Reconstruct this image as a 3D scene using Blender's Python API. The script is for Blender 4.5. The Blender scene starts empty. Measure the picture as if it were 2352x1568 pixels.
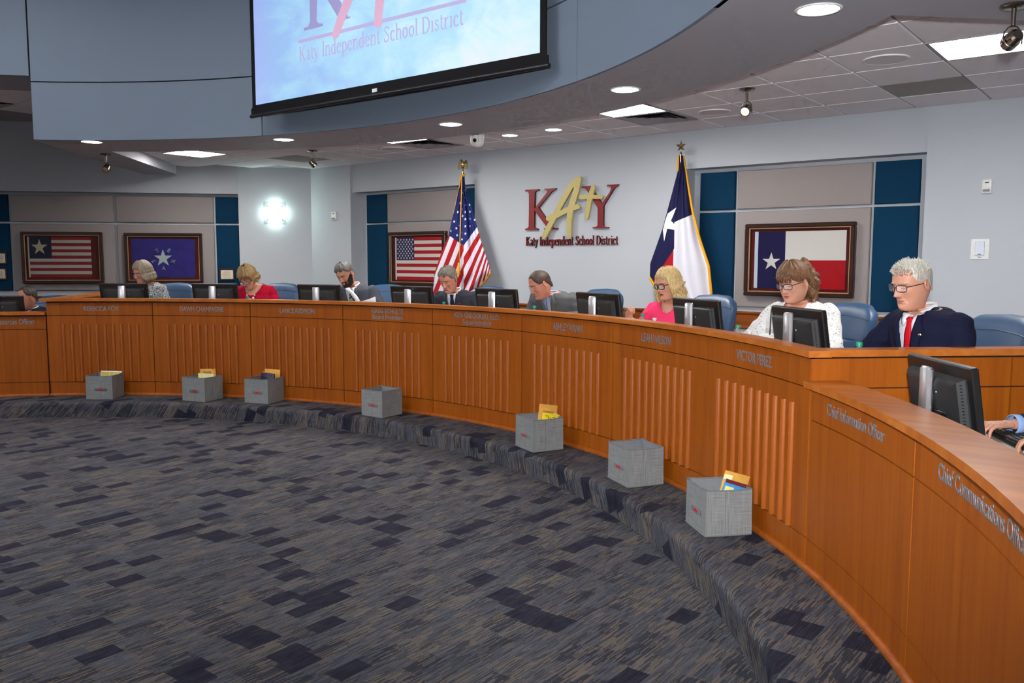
import bpy, bmesh, math, random
from math import pi, sin, cos, tan, radians as R_, atan2, hypot, sqrt, exp
from mathutils import Vector, Matrix, noise

random.seed(7)
SC = bpy.context.scene
COL = SC.collection

# ------------------------------------------------------------------ camera
CAM = Vector((5.709, -0.128, 1.685))
F_PX, PITCH, ROLL, YAW = 1954.15, 0.09555, 0.00136, R_(38.2)
cd = bpy.data.cameras.new('camera')
cd.sensor_width = 36.0
cd.lens = 36.0 * F_PX / 2352.0
cd.clip_start = 0.05
cd.clip_end = 100
cam = bpy.data.objects.new('camera', cd)
COL.objects.link(cam)
cam.matrix_world = (Matrix.Translation(CAM) @ Matrix.Rotation(YAW, 4, 'Z') @
                    Matrix.Rotation(pi / 2 - PITCH, 4, 'X') @ Matrix.Rotation(ROLL, 4, 'Z'))
SC.camera = cam

# ------------------------------------------------------------------ world, flash, exposure
W = bpy.data.worlds.new('hall_ambient')
SC.world = W
W.use_nodes = True
W.node_tree.nodes['Background'].inputs[0].default_value = (0.92, 0.95, 1.0, 1)
W.node_tree.nodes['Background'].inputs[1].default_value = 0.36
SC.view_settings.view_transform = 'Standard'
SC.view_settings.look = 'None'
SC.view_settings.gamma = 1.0
SC.view_settings.use_curve_mapping = False
SC.view_settings.exposure = 0.0
SC.cycles.use_denoising = True
SC.cycles.use_adaptive_sampling = True
SC.cycles.adaptive_threshold = 0.1
SC.cycles.adaptive_min_samples = 8
SC.cycles.max_bounces = 4
SC.cycles.diffuse_bounces = 3
SC.cycles.glossy_bounces = 2
SC.cycles.transmission_bounces = 4
SC.cycles.transparent_max_bounces = 8
SC.cycles.caustics_reflective = False
SC.cycles.caustics_refractive = False
SC.cycles.sample_clamp_indirect = 4.0
fl = bpy.data.lights.new('camera_flash', 'SPOT')
fl.energy = 1180
fl.color = (0.93, 0.96, 1.0)
fl.spot_size = R_(78)
fl.spot_blend = 0.9
fl.shadow_soft_size = 0.05
flo = bpy.data.objects.new('camera_flash', fl)
COL.objects.link(flo)
flo.location = CAM + Vector((0.05, -0.1, 0.2))
flo.rotation_euler = (Vector((1.3, 8.37, 2.0)) - flo.location).to_track_quat('-Z', 'Y').to_euler()

HALL_E, TROFF_E, DOWN_E, SCONCE_E = 26.0, 55.0, 30.0, 60.0

# ------------------------------------------------------------------ pixel helpers (2352 x 1568 frame)
_RM = cam.matrix_world.to_3x3()
def ray(x, y):
    return _RM @ Vector(((x - 1176) / F_PX, (784 - y) / F_PX, -1.0))
def at_z(x, y, z):
    d = ray(x, y); return CAM + d * ((z - CAM.z) / d.z)
def at_v(x, y, v):
    d = ray(x, y); return CAM + d * ((v - CAM.y) / d.y)
def at_line(x, y, A, B):
    d = ray(x, y); n = Vector((-(B[1] - A[1]), B[0] - A[0]))
    t = ((A[0] - CAM.x) * n.x + (A[1] - CAM.y) * n.y) / (d.x * n.x + d.y * n.y)
    return CAM + d * t
def at_cyl(x, y, r):
    d = ray(x, y); a = d.x**2 + d.y**2; b = 2 * (d.x * CAM.x + d.y * CAM.y); c = CAM.x**2 + CAM.y**2 - r * r
    return CAM + d * ((-b + sqrt(b * b - 4 * a * c)) / 2 / a)
def pol(r, deg, z=0.0):
    return Vector((r * cos(R_(deg)), r * sin(R_(deg)), z))

# ------------------------------------------------------------------ object helpers
def lin(c):
    return tuple((v / 12.92 if v <= 0.04045 else ((v + 0.055) / 1.055)**2.4) for v in [k / 255.0 for k in c])
def tag(o, label=None, cat=None, group=None, kind=None):
    if label: o['label'] = label
    if cat: o['category'] = cat
    if group: o['group'] = group
    if kind: o['kind'] = kind
    return o
def empty(name, loc=(0, 0, 0), rz=0.0, label=None, cat=None, group=None, kind=None, parent=None):
    o = bpy.data.objects.new(name, None)
    COL.objects.link(o)
    o.empty_display_size = 0.05
    o.location = loc
    o.rotation_euler = (0, 0, rz)
    if parent: o.parent = parent
    return tag(o, label, cat, group, kind)
def link(name, me, mats=None, parent=None, loc=None, rz=None):
    o = bpy.data.objects.new(name, me)
    COL.objects.link(o)
    if mats is not None and len(me.materials) == 0:
        for m in (mats if isinstance(mats, (list, tuple)) else [mats]):
            me.materials.append(m)
    if parent: o.parent = parent
    if loc is not None: o.location = loc
    if rz is not None: o.rotation_euler = (0, 0, rz)
    return o

class MB:
    """collects geometry; build() links it as one mesh object"""
    def __init__(self):
        self.v, self.f, self.m, self.uv = [], [], [], None
    def add(self, vs, fs, mat=0, M=None):
        b = len(self.v)
        for p in vs:
            p = Vector(p)
            self.v.append(M @ p if M is not None else p)
        for f in fs:
            self.f.append([b + i for i in f]); self.m.append(mat)
        return self
    def box(self, c, s, M=None, mat=0, bev=0.0):
        x, y, z = [k / 2.0 for k in s]
        b = min(bev, x * .9, y * .9, z * .9)
        T = Matrix.Translation(c)
        if M is not None: T = M @ T
        if b <= 0:
            vs = [(-x, -y, -z), (x, -y, -z), (x, y, -z), (-x, y, -z), (-x, -y, z), (x, -y, z), (x, y, z), (-x, y, z)]
            fs = [(0, 3, 2, 1), (4, 5, 6, 7), (0, 1, 5, 4), (1, 2, 6, 5), (2, 3, 7, 6), (3, 0, 4, 7)]
            return self.add(vs, fs, mat, T)
        def ring(k, z_, ):
            X, Y = x - k, y - k
            return [(-X, -Y + b, z_), (-X + b, -Y, z_), (X - b, -Y, z_), (X, -Y + b, z_), (X, Y - b, z_), (X - b, Y, z_), (-X + b, Y, z_), (-X, Y - b, z_)]
        rings = [ring(b * .7, -z), ring(0, -z + b), ring(0, z - b), ring(b * .7, z)]
        vs = sum(rings, []); fs = []
        for r in range(3):
            for i in range(8):
                j = (i + 1) % 8
                fs.append((r * 8 + i, r * 8 + j, r * 8 + 8 + j, r * 8 + 8 + i))
        fs.append(tuple(range(7, -1, -1))); fs.append(tuple(range(24, 32)))
        return self.add(vs, fs, mat, T)
    def loft(self, rings, mat=0, cap=True, M=None, closed=True):
        n = len(rings[0]); vs = [p for r in rings for p in r]; fs = []
        for k in range(len(rings) - 1):
            for i in range(n if closed else n - 1):
                j = (i + 1) % n
                fs.append((k * n + i, k * n + j, (k + 1) * n + j, (k + 1) * n + i))
        if cap and closed:
            fs.append(tuple(range(n - 1, -1, -1))); fs.append(tuple(range((len(rings) - 1) * n, len(rings) * n)))
        return self.add(vs, fs, mat, M)
    def tube(self, pts, r, n=8, mat=0, M=None, closed=False):
        pts = [Vector(p) for p in pts]; rings = []
        m = len(pts); up = None
        for i, p in enumerate(pts):
            if closed: d = pts[(i + 1) % m] - pts[i - 1]
            else: d = pts[min(i + 1, m - 1)] - pts[max(i - 1, 0)]
            d.normalize()
            if up is None: up = Vector((0, 0, 1)) if abs(d.z) < .9 else Vector((1, 0, 0))
            a = d.cross(up).normalized(); b = a.cross(d).normalized(); up = b
            rr = r[i] if isinstance(r, (list, tuple)) else r
            rings.append([p + (a * cos(2 * pi * k / n) + b * sin(2 * pi * k / n)) * rr for k in range(n)])
        if closed: rings.append(rings[0])
        return self.loft(rings, mat, cap=not closed, M=M)
    def lathe(self, prof, n=20, mat=0, M=None, cap=True):
        rings = [[Vector((r * cos(2 * pi * k / n), r * sin(2 * pi * k / n), z)) for k in range(n)] for r, z in prof]
        return self.loft(rings, mat, cap, M)
    def ell(self, c, s, n=14, m=9, mat=0, M=None):
        prof = [(sin(pi * k / m), -cos(pi * k / m)) for k in range(m + 1)]
        prof[0] = (.02, -1); prof[-1] = (.02, 1)
        rings = [[Vector((c[0] + s[0] * r * cos(2 * pi * k / n), c[1] + s[1] * r * sin(2 * pi * k / n), c[2] + s[2] * z)) for k in range(n)] for r, z in prof]
        return self.loft(rings, mat, True, M)
    def capsule(self, p0, p1, r0, r1, n=12, mat=0, M=None):
        p0, p1 = Vector(p0), Vector(p1); d = (p1 - p0).normalized()
        up = Vector((0, 0, 1)) if abs(d.z) < .9 else Vector((1, 0, 0))
        a = d.cross(up).normalized(); b = a.cross(d).normalized(); rings = []
        def ring(c, r): return [c + (a * cos(2 * pi * k / n) + b * sin(2 * pi * k / n)) * r for k in range(n)]
        for t in (-.98, -.8, -.45, 0): rings.append(ring(p0 + d * r0 * t, r0 * sqrt(1 - t * t)))
        for t in (0, .45, .8, .98): rings.append(ring(p1 + d * r1 * t, r1 * sqrt(1 - t * t)))
        return self.loft(rings, mat, True, M)
    def arc(self, th0, th1, r0, r1, z0, z1, step=1.0, mat=0):
        """solid ring sector, angles in degrees"""
        n = max(1, int(math.ceil(abs(th1 - th0) / step))); rings = []
        for i in range(n + 1):
            t = th0 + (th1 - th0) * i / n
            rings.append([pol(r0, t, z0), pol(r1, t, z0), pol(r1, t, z1), pol(r0, t, z1)])
        return self.loft(rings, mat)
    def prism(self, poly, z0, z1, mat=0, M=None):
        n = len(poly)
        vs = [(p[0], p[1], z0) for p in poly] + [(p[0], p[1], z1) for p in poly]
        fs = [tuple(range(n - 1, -1, -1)), tuple(range(n, 2 * n))] + [(i, (i + 1) % n, n + (i + 1) % n, n + i) for i in range(n)]
        return self.add(vs, fs, mat, M)
    def mesh(self, name, smooth=False, fix=True):
        me = bpy.data.meshes.new(name)
        me.from_pydata(self.v, [], self.f)
        me.polygons.foreach_set('material_index', self.m)
        if fix:
            bm = bmesh.new(); bm.from_mesh(me)
            bmesh.ops.recalc_face_normals(bm, faces=bm.faces)
            bm.to_mesh(me); bm.free()
        if smooth: me.polygons.foreach_set('use_smooth', [True] * len(me.polygons))
        me.update()
        return me
    def build(self, name, mats, parent=None, smooth=False, loc=None, rz=None, auto=None, fix=True):
        me = self.mesh(name, smooth or auto is not None, fix)
        if auto is not None: sharp(me, auto)
        return link(name, me, mats, parent, loc, rz)

def sharp(me, ang=35):
    bm = bmesh.new(); bm.from_mesh(me)
    for e in bm.edges:
        if len(e.link_faces) == 2 and e.calc_face_angle(0) > R_(ang): e.smooth = False
    bm.to_mesh(me); bm.free()
    me.polygons.foreach_set('use_smooth', [True] * len(me.polygons))

TMP = bpy.data.scenes.new('workbench')      # modifiers are evaluated here, away from the growing scene
def evaluated(o):
    TMP.collection.objects.link(o)
    vl = TMP.view_layers[0]; vl.update()
    dg = vl.depsgraph; dg.update()
    me = bpy.data.meshes.new_from_object(o.evaluated_get(dg))
    bpy.data.objects.remove(o)
    return me
def remesh(mb, voxel, smooth=4, fac=.5):
    me = mb.mesh('tmp', fix=True)
    o = bpy.data.objects.new('tmp', me)
    r = o.modifiers.new('r', 'REMESH'); r.mode = 'VOXEL'; r.voxel_size = voxel; r.use_smooth_shade = True
    if smooth:
        s = o.modifiers.new('s', 'SMOOTH'); s.factor = fac; s.iterations = smooth
    me = evaluated(o)
    me.materials.clear()
    return me
def join_into(mb, me, mat=0, M=None):
    mb.add([v.co.copy() for v in me.vertices], [tuple(p.vertices) for p in me.polygons], mat, M)

def text_mesh(body, size=1.0, extrude=0.0, bold=0.0, width=None, height=None):
    """text centred on x, baseline at y=0, in the xy plane; scaled to the given width"""
    c = bpy.data.curves.new('t', 'FONT'); c.body = body; c.size = size; c.extrude = extrude; c.bevel_depth = bold; c.bevel_resolution = 0
    c.resolution_u = 3; c.align_x = 'CENTER'
    o = bpy.data.objects.new('t', c)
    me = evaluated(o)
    bpy.data.curves.remove(c)
    xs = [v.co.x for v in me.vertices]; ys = [v.co.y for v in me.vertices]
    sx = width / (max(xs) - min(xs)) if width else 1
    sy = height / (max(ys)) if height else (sx if width else 1)
    cx = (max(xs) + min(xs)) / 2
    for v in me.vertices:
        v.co.x = (v.co.x - cx) * sx; v.co.y *= sy
    me.materials.clear()
    return me

# ------------------------------------------------------------------ node helpers
class S:
    """a shader value that builds Math nodes from Python arithmetic"""
    def __init__(s, t, k): s.t, s.k = t, k
    def op(s, o, *a):
        n = s.t.nodes.new('ShaderNodeMath'); n.operation = o
        for i, x in enumerate((s,) + a):
            if isinstance(x, S): s.t.links.new(x.k, n.inputs[i])
            else: n.inputs[i].default_value = float(x)
        return S(s.t, n.outputs[0])
    def __add__(s, o): return s.op('ADD', o)
    __radd__ = __add__
    def __sub__(s, o): return s.op('SUBTRACT', o)
    def __rsub__(s, o): return (s * -1.0) + o
    def __mul__(s, o): return s.op('MULTIPLY', o)
    __rmul__ = __mul__
    def __truediv__(s, o): return s.op('DIVIDE', o)
    def __lt__(s, o): return s.op('LESS_THAN', o)
    def __gt__(s, o): return s.op('GREATER_THAN', o)
    def mod(s, o): return s.op('FLOORED_MODULO', o)
    def floor(s): return s.op('FLOOR')
    def abs(s): return s.op('ABSOLUTE')
    def sin(s): return s.op('SINE')
    def cos(s): return s.op('COSINE')
    def sqrt(s): return s.op('SQRT')
    def atan2(s, o): return s.op('ARCTAN2', o)
    def max(s, o): return s.op('MAXIMUM', o)
    def min(s, o): return s.op('MINIMUM', o)

class Mat:
    def __init__(s, name, color=(.5, .5, .5), rough=.6, metal=0.0, spec=.5):
        s.m = bpy.data.materials.new(name); s.m.use_nodes = True; s.t = s.m.node_tree
        s.b = s.t.nodes['Principled BSDF']
        s.b.inputs['Base Color'].default_value = (*color, 1); s.b.inputs['Roughness'].default_value = rough
        s.b.inputs['Metallic'].default_value = metal; s.b.inputs['Specular IOR Level'].default_value = spec
        s.m.diffuse_color = (*color, 1)
    def coord(s, kind='Object', scale=(1, 1, 1), rot=(0, 0, 0), loc=(0, 0, 0)):
        tc = s.t.nodes.new('ShaderNodeTexCoord'); mp = s.t.nodes.new('ShaderNodeMapping')
        mp.inputs['Scale'].default_value = scale; mp.inputs['Rotation'].default_value = rot; mp.inputs['Location'].default_value = loc
        s.t.links.new(tc.outputs[kind], mp.inputs[0]); return mp.outputs[0]
    def xyz(s, vec):
        n = s.t.nodes.new('ShaderNodeSeparateXYZ'); s.t.links.new(vec, n.inputs[0])
        return [S(s.t, k) for k in n.outputs]
    def noise(s, vec, scale=5, detail=2, rough=.5, dist=0.0):
        n = s.t.nodes.new('ShaderNodeTexNoise'); n.inputs['Scale'].default_value = scale; n.inputs['Detail'].default_value = detail
        n.inputs['Roughness'].default_value = rough; n.inputs['Distortion'].default_value = dist
        s.t.links.new(vec, n.inputs['Vector']); return S(s.t, n.outputs['Fac'])
    def white(s, *comp):
        c = s.t.nodes.new('ShaderNodeCombineXYZ')
        for i, x in enumerate(comp):
            if isinstance(x, S): s.t.links.new(x.k, c.inputs[i])
            else: c.inputs[i].default_value = x
        n = s.t.nodes.new('ShaderNodeTexWhiteNoise'); n.noise_dimensions = '3D'
        s.t.links.new(c.outputs[0], n.inputs['Vector']); return S(s.t, n.outputs['Value'])
    def mix(s, fac, a, b):
        n = s.t.nodes.new('ShaderNodeMix'); n.data_type = 'RGBA'; n.clamp_factor = True
        for k, x in ((0, fac), (6, a), (7, b)):
            if isinstance(x, S): s.t.links.new(x.k, n.inputs[k])
            elif hasattr(x, 'is_output'): s.t.links.new(x, n.inputs[k])
            elif k == 0: n.inputs[0].default_value = x
            else: n.inputs[k].default_value = (*x, 1)
        return n.outputs[2]
    def ramp(s, fac, stops):
        n = s.t.nodes.new('ShaderNodeValToRGB'); s.t.links.new(fac.k, n.inputs[0]); e = n.color_ramp.elements
        while len(e) < len(stops): e.new(.5)
        for i, (p, c) in enumerate(stops): e[i].position = p; e[i].color = (*c, 1)
        return n.outputs[0]
    def base(s, out): s.t.links.new(out, s.b.inputs['Base Color']); return s
    def bump(s, h, strength=.3, dist=.002):
        n = s.t.nodes.new('ShaderNodeBump'); n.inputs['Strength'].default_value = strength; n.inputs['Distance'].default_value = dist
        s.t.links.new(h.k, n.inputs['Height']); s.t.links.new(n.outputs[0], s.b.inputs['Normal']); return s
    def emit(s, color, strength):
        if hasattr(color, 'is_output'): s.t.links.new(color, s.b.inputs['Emission Color'])
        else: s.b.inputs['Emission Color'].default_value = (*color, 1)
        s.b.inputs['Emission Strength'].default_value = strength; return s
    def star(s, x, y, Rr):
        """1 inside a five-pointed star of outer radius Rr, point up, about x=y=0"""
        a = x.atan2(y); r = (x * x + y * y).sqrt()
        a = ((a + pi / 5).mod(2 * pi / 5) - pi / 5).abs()
        return ((r * a.sin()) * .691 + (r * a.cos() - Rr) * .2245) < 0.0

def simple(name, rgb, rough=.6, metal=0.0, spec=.5, grain=0.0, scale=40, var=.12):
    """one colour with a little procedural unevenness"""
    c = lin(rgb); M = Mat(name, c, rough, metal, spec)
    v = M.coord(); n = M.noise(v, scale, 3)
    M.base(M.mix(n, tuple(k * (1 - var) for k in c), tuple(min(1, k * (1 + var)) for k in c)))
    if grain: M.bump(n, grain, .002)
    return M.m
# ================================================================== materials
def paint(name, rgb, rough=.7):
    M = Mat(name, lin(rgb), rough, 0, .3); v = M.coord(scale=(1, 1, 1)); n = M.noise(v, 180, 2)
    c = lin(rgb); M.base(M.mix(M.noise(v, 1.5, 2), tuple(k * .97 for k in c), tuple(k * 1.02 for k in c)))
    M.bump(n, .08, .001); return M.m
M_WALL = paint('wall_paint', (184, 188, 194))
M_FASCIA = paint('bulkhead_paint', (116, 128, 143))
M_SOFFIT = paint('soffit_paint', (166, 165, 172))
M_DARK = simple('shadow_gap', (22, 20, 18), .9)
M_BLACK = simple('black_plastic', (20, 20, 21), .38, 0, .5, .02, 300)
M_BLACK2 = simple('black_matt_plastic', (30, 30, 31), .6)
M_SILVER = simple('brushed_aluminium', (190, 188, 190), .32, .75, .5, .02, 200)
M_CHROME = simple('satin_nickel', (150, 140, 128), .22, 1.0)
M_WHITEP = simple('white_plastic', (225, 225, 222), .45)
M_BRASS = simple('polished_brass', (196, 176, 130), .25, 1.0)
M_PAPER = simple('white_paper', (236, 238, 242), .8)

def wood(name, dark, mid, light, axis='z', rough=.46, freq=1.0):
    M = Mat(name, lin(mid), rough, 0, .3)
    sc = {'z': (38, 38, 1.6), 'x': (1.6, 38, 38)}[axis]
    v = M.coord(scale=tuple(k * freq for k in sc))
    n = M.noise(v, 1.0, 4, .6, .6); w = M.coord(scale=tuple(k * freq * .22 for k in sc)); n2 = M.noise(w, 1.0, 2, .5, 1.2)
    k = (n * .55 + n2 * .45)
    M.base(M.ramp(k, [(.28, lin(dark)), (.5, lin(mid)), (.72, lin(light))]))
    M.bump(n, .05, .001)
    return M.m
M_WOOD = wood('cherry_veneer', (136, 65, 7), (156, 79, 11), (170, 92, 17))
M_ROD = wood('cherry_rod', (134, 66, 14), (160, 82, 20), (178, 100, 32), rough=.44)
M_LEDGE = wood('cherry_ledge', (154, 80, 24), (180, 100, 36), (202, 124, 58), axis='x', rough=.30, freq=.5)
M_RAIL = wood('oak_rail', (104, 50, 16), (132, 68, 24), (152, 84, 38), axis='x', rough=.35, freq=.6)
M_DESK = simple('grey_laminate', (178, 172, 162), .5)

def carpet():
    M = Mat('striped_carpet', (.08, .08, .09), .95, 0, .15)
    tc = M.t.nodes.new('ShaderNodeUVMap'); tc.uv_map = 'plan'
    mp = M.t.nodes.new('ShaderNodeMapping'); mp.inputs['Rotation'].default_value = (0, 0, -R_(90.0))
    M.t.links.new(tc.outputs[0], mp.inputs[0])
    s, c, _ = M.xyz(mp.outputs[0])
    wob = M.noise(mp.outputs[0], 9, 2)
    row = (c / .105).floor()
    off = M.white(row, 3.1, 0) * 3.0
    col = ((s + off) / .17).floor()
    n1 = M.white(row, col, 7)
    row2 = (c / .055).floor(); col2 = ((s + M.white(row2, 9.2, 0) * 3.0) / .42).floor()
    n2 = M.white(row2, col2, 2)
    yarn = (c / .0052).floor()
    seg = ((s + M.white(yarn, 1.7, 0)) / .075).floor()
    y1 = M.white(yarn, seg, 4)
    fine = M.noise(mp.outputs[0], 420, 2, .7)
    col_ = M.ramp(y1 * .78 + n2 * .22, [(.0, lin((48, 48, 54))), (.28, lin((67, 67, 73))), (.5, lin((84, 85, 90))), (.66, lin((74, 80, 95))), (.82, lin((112, 98, 81))), (1, lin((96, 97, 106)))])
    tan_ = (n1 > .30) * (n1 < .44) * (y1 > .35) * .38
    dark = (n1 < .12) * (wob * .5 + .66)
    mid = (n1 > .74) * ((y1 < .66)) * .60
    patch = M.mix(y1, lin((26, 26, 40)), lin((40, 40, 56)))
    col_ = M.mix(tan_, col_, lin((120, 108, 92)))
    c1 = M.mix(dark, col_, patch)
    c2 = M.mix(mid, c1, lin((40, 40, 50)))
    c3 = M.mix(fine, c2, c2)
    mul = M.t.nodes.new('ShaderNodeMix'); mul.data_type = 'RGBA'; mul.blend_type = 'MULTIPLY'; mul.inputs[0].default_value = 1
    M.t.links.new(c3, mul.inputs[6]); g = M.ramp(fine, [(.2, (.45, .45, .45)), (.75, (1.35, 1.35, 1.35))]); M.t.links.new(g, mul.inputs[7])
    M.base(mul.outputs[2])
    M.bump(fine * .6 + y1 * .4, .35, .004)
    return M.m
M_CARPET = carpet()

def fabric(name, rgb, sc=900, rough=.95, var=.18, bump=.25):
    c = lin(rgb); M = Mat(name, c, rough, 0, .1); v = M.coord(); n = M.noise(v, sc, 2, .7)
    M.base(M.mix(n, tuple(k * (1 - var) for k in c), tuple(k * (1 + var) for k in c))); M.bump(n, bump, .0015); return M.m
M_BLUEP = fabric('teal_panel_fabric', (16, 54, 82), 500)
M_GREYP = fabric('taupe_panel_fabric', (152, 143, 142), 500)
M_TILE = fabric('ceiling_tile_fibre', (240, 234, 236), 160, .95, .06, .2)
M_TBAR = simple('ceiling_grid_bar', (158, 152, 156), .6)

def glow(name, rgb, e):
    M = Mat(name, lin(rgb), .5); M.emit(lin(rgb), e); return M.m
M_TROFF = glow('troffer_diffuser', (255, 253, 248), TROFF_E)
M_HALL = glow('hall_light_diffuser', (250, 250, 255), HALL_E)
M_DOWN = glow('downlight_lens', (255, 255, 252), DOWN_E)
M_SCONCE = glow('sconce_lamp', (225, 255, 246), SCONCE_E)

def uv_plan(me, fn):
    uv = me.uv_layers.new(name='plan')
    for l in me.loops:
        uv.data[l.index].uv = fn(me.vertices[l.vertex_index].co)

# ================================================================== floor and platforms
RD, R_STEP, Z_STEP = 5.887, 5.41, 0.16
Z_HI = 0.31
b = MB()
b.add([(-14, -9, 0), (14, -9, 0), (14, 12, 0), (-14, 12, 0)], [(0, 1, 2, 3)])
o = b.build('floor', M_CARPET, fix=False); tag(o, kind='structure'); uv_plan(o.data, lambda p: (p.x, p.y))

# carpeted step: rounded nose, riser; carpet unrolled over the nose
prof = [(7.6, Z_STEP, 7.6)]
for r in (6.6, 5.9, 5.6, 5.5): prof.append((r, Z_STEP, r))
for k in range(7):
    a = k / 6 * pi / 2
    prof.append((R_STEP + .04 - .04 * sin(a), Z_STEP - .04 + .04 * cos(a), R_STEP + .04 - .04 * a))
s0 = R_STEP + .04 - .04 * pi / 2
prof += [(R_STEP, .06, s0 - .06), (R_STEP - .004, .0, s0 - .12)]
b = MB(); uvs = {}
TH = [12 + (182 - 12) * i / 170 for i in range(171)]
rings = [[pol(r, t, z) for t in TH] for r, z, _ in prof]
b.loft(rings, closed=False, cap=False)
o = b.build('floor_step', M_CARPET, smooth=True, fix=False)
ul = o.data.uv_layers.new(name='plan'); n = len(TH)
for l in o.data.loops:
    k, i = divmod(l.vertex_index, n); q = pol(prof[k][2], TH[i]); ul.data[l.index].uv = (q.x, q.y)
o.data.flip_normals()
tag(o, kind='structure')
# raised floor behind the high dais
b = MB(); b.arc(43.2, 135.6, 5.96, 8.36, .165, Z_HI, 2)
o = b.build('floor_platform', M_CARPET, auto=30); uv_plan(o.data, lambda p: (p.x, p.y)); tag(o, kind='structure')
b = MB(); b.arc(12, 43.2, 7.59, 9.2, .1, Z_STEP, 2); b.arc(135.6, 182, 7.59, 9.0, .1, Z_STEP, 2)
o = b.build('floor_rear', M_CARPET, auto=30); uv_plan(o.data, lambda p: (p.x, p.y)); tag(o, kind='structure')

# ================================================================== walls
HC = 3.06
def wall_strip(name, A, B, z0, z1, mat=M_WALL, th=.1, parent=None):
    A, B = Vector((A[0], A[1], 0)), Vector((B[0], B[1], 0)); d = (B - A).normalized(); nrm = Vector((-d.y, d.x, 0))
    bb = MB(); q = [A, B, B + nrm * th, A + nrm * th]
    bb.prism([(p.x, p.y) for p in q], z0, z1)
    return bb.build(name, mat, parent)
def strips(name, segs, mat=M_WALL, parent=None, kind='structure'):
    bb = MB()
    for A, B, z0, z1, th in segs:
        A, B = Vector((A[0], A[1], 0)), Vector((B[0], B[1], 0)); d = (B - A).normalized(); nrm = Vector((-d.y, d.x, 0))
        q = [A, B, B + nrm * th, A + nrm * th]; bb.prism([(p.x, p.y) for p in q], z0, z1)
    o = bb.build(name, mat, parent)
    if kind: tag(o, kind=kind)
    return o
VW, VB, VF, ZH = 8.37, 8.57, 8.33, 2.665
UD0, UD1, UC0, UE1 = -1.60, 1.42, -3.97, 3.82
B1 = (-4.87, VF); B0 = (-5.56, 7.51)
A0 = Vector((-5.54, 7.49)); A1 = Vector((-8.9, 3.78)); dA = (A1 - A0).normalized(); nA = Vector((dA.y, -dA.x))
if nA.dot(A0) < 0: nA = -nA
# back wall: centre pier, headers over the two recesses, recess backs, end piers
wb = strips('wall_back', [((UD0, VW), (UD1, VW), 0, HC + .1, .35),
    ((UC0 - .02, VW), (UD0, VW), ZH, HC + .1, .35), ((UD1, VW), (UE1 + .02, VW), ZH, HC + .1, .35),
    ((UC0, VB), (UD0, VB), 0, ZH + .05, .12), ((UD1, VB), (UE1, VB), 0, ZH + .05, .12),
    ((B1[0], VF), (UC0, VF), 0, HC + .1, .4), ((UE1, VF), (5.4, VF), 0, HC + .1, .4)])
wc = strips('wall_corner', [(B0, B1, 0, HC + .1, .12)])
wc2 = strips('wall_right', [((5.4, VF), (9.0, 4.4), 0, 4.0, .15)])
A0b, A1b = A0 + nA * .18, A1 + nA * .18
wl = strips('wall_left', [(A1, A0, ZH, 3.75, .3), (A1b, A0b - dA * .05, 0, ZH + .05, .12)])

# wood chair rail along the walls, its moulding in the profile
def rail(parts):
    for A, B in parts:
        A, B = Vector(A).to_2d(), Vector(B).to_2d(); d = (B - A).normalized(); nn = Vector((d.y, -d.x))
        L = (B - A).length; bb = MB()
        pr = [(0, .95), (.022, .952), (.028, .965), (.020, .975), (.016, .985), (.016, 1.105), (.024, 1.112), (.034, 1.122), (.034, 1.140), (0, 1.142)]
        rings = [[Vector((x, -t, z)) for t, z in pr] for x in (0, L)]
        bb.loft(rings)
        o = bb.build('trim_%d' % rail.n, M_RAIL); rail.n += 1
        o.location = (A.x, A.y, 0); o.rotation_euler = (0, 0, atan2(d.y, d.x)); tag(o, kind='structure')
rail.n = 1
rail([((UD0 - .01, VW), (UD1 + .01, VW)), ((UC0, VB), (UD0, VB)), ((UD1, VB), (UE1, VB)), ((B1[0], VF), (UC0 + .01, VF)),
      ((UE1 - .01, VF), (5.4, VF)), (B0, B1), (A1b, A0b)])

# acoustic panels in the recesses, children of their wall
def cushion(w, h, d=.045, e=.014):
    bb = MB(); X, Z = w / 2, h / 2
    def ring(k, y): return [Vector((x, y, z)) for x, z in [(-X + k, -Z + k), (X - k, -Z + k), (X - k, Z - k), (-X + k, Z - k)]]
    bb.loft([ring(0, 0), ring(0, -d + e), ring(e * .35, -d + e * .3), ring(e, -d)])
    return bb
def panel(parent, A, d, s0, s1, z0, z1, mat):
    """panel on the vertical plane through A along d, between arc lengths s0, s1"""
    c = Vector((A[0] + d[0] * (s0 + s1) / 2, A[1] + d[1] * (s0 + s1) / 2, (z0 + z1) / 2))
    o = cushion(abs(s1 - s0), z1 - z0).build('acoustic_panel', mat, parent, auto=50)
    o.location = c; o.rotation_euler = (0, 0, atan2(d[1], d[0])); return o
for u0, u1, mat in ((1.505, 1.907, M_BLUEP), (1.937, 3.300, M_GREYP), (3.327, 3.730, M_BLUEP)):
    panel(wb, (0, VB), (1, 0), u0, u1, 2.223, 2.625, mat); panel(wb, (0, VB), (1, 0), u0, u1, 1.190, 2.197, mat)
for u0, u1, mat in ((-3.845, -3.430, M_BLUEP), (-3.405, -2.045, M_GREYP), (-2.015, -1.64, M_BLUEP)):
    panel(wb, (0, VB), (1, 0), u0, u1, 2.223, 2.632, mat); panel(wb, (0, VB), (1, 0), u0, u1, 1.195, 2.200, mat)
dB = -dA
for s0, s1, mat in ((0.02, .350, M_BLUEP), (.380, 1.765, M_GREYP), (1.800, 3.215, M_GREYP), (3.250, 3.64, M_BLUEP)):
    for z0, z1 in ((2.235, 2.625), (1.225, 2.205)):
        panel(wl, A0b + dA * s1, dB, 0, s1 - s0, z0, z1, mat)

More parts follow.
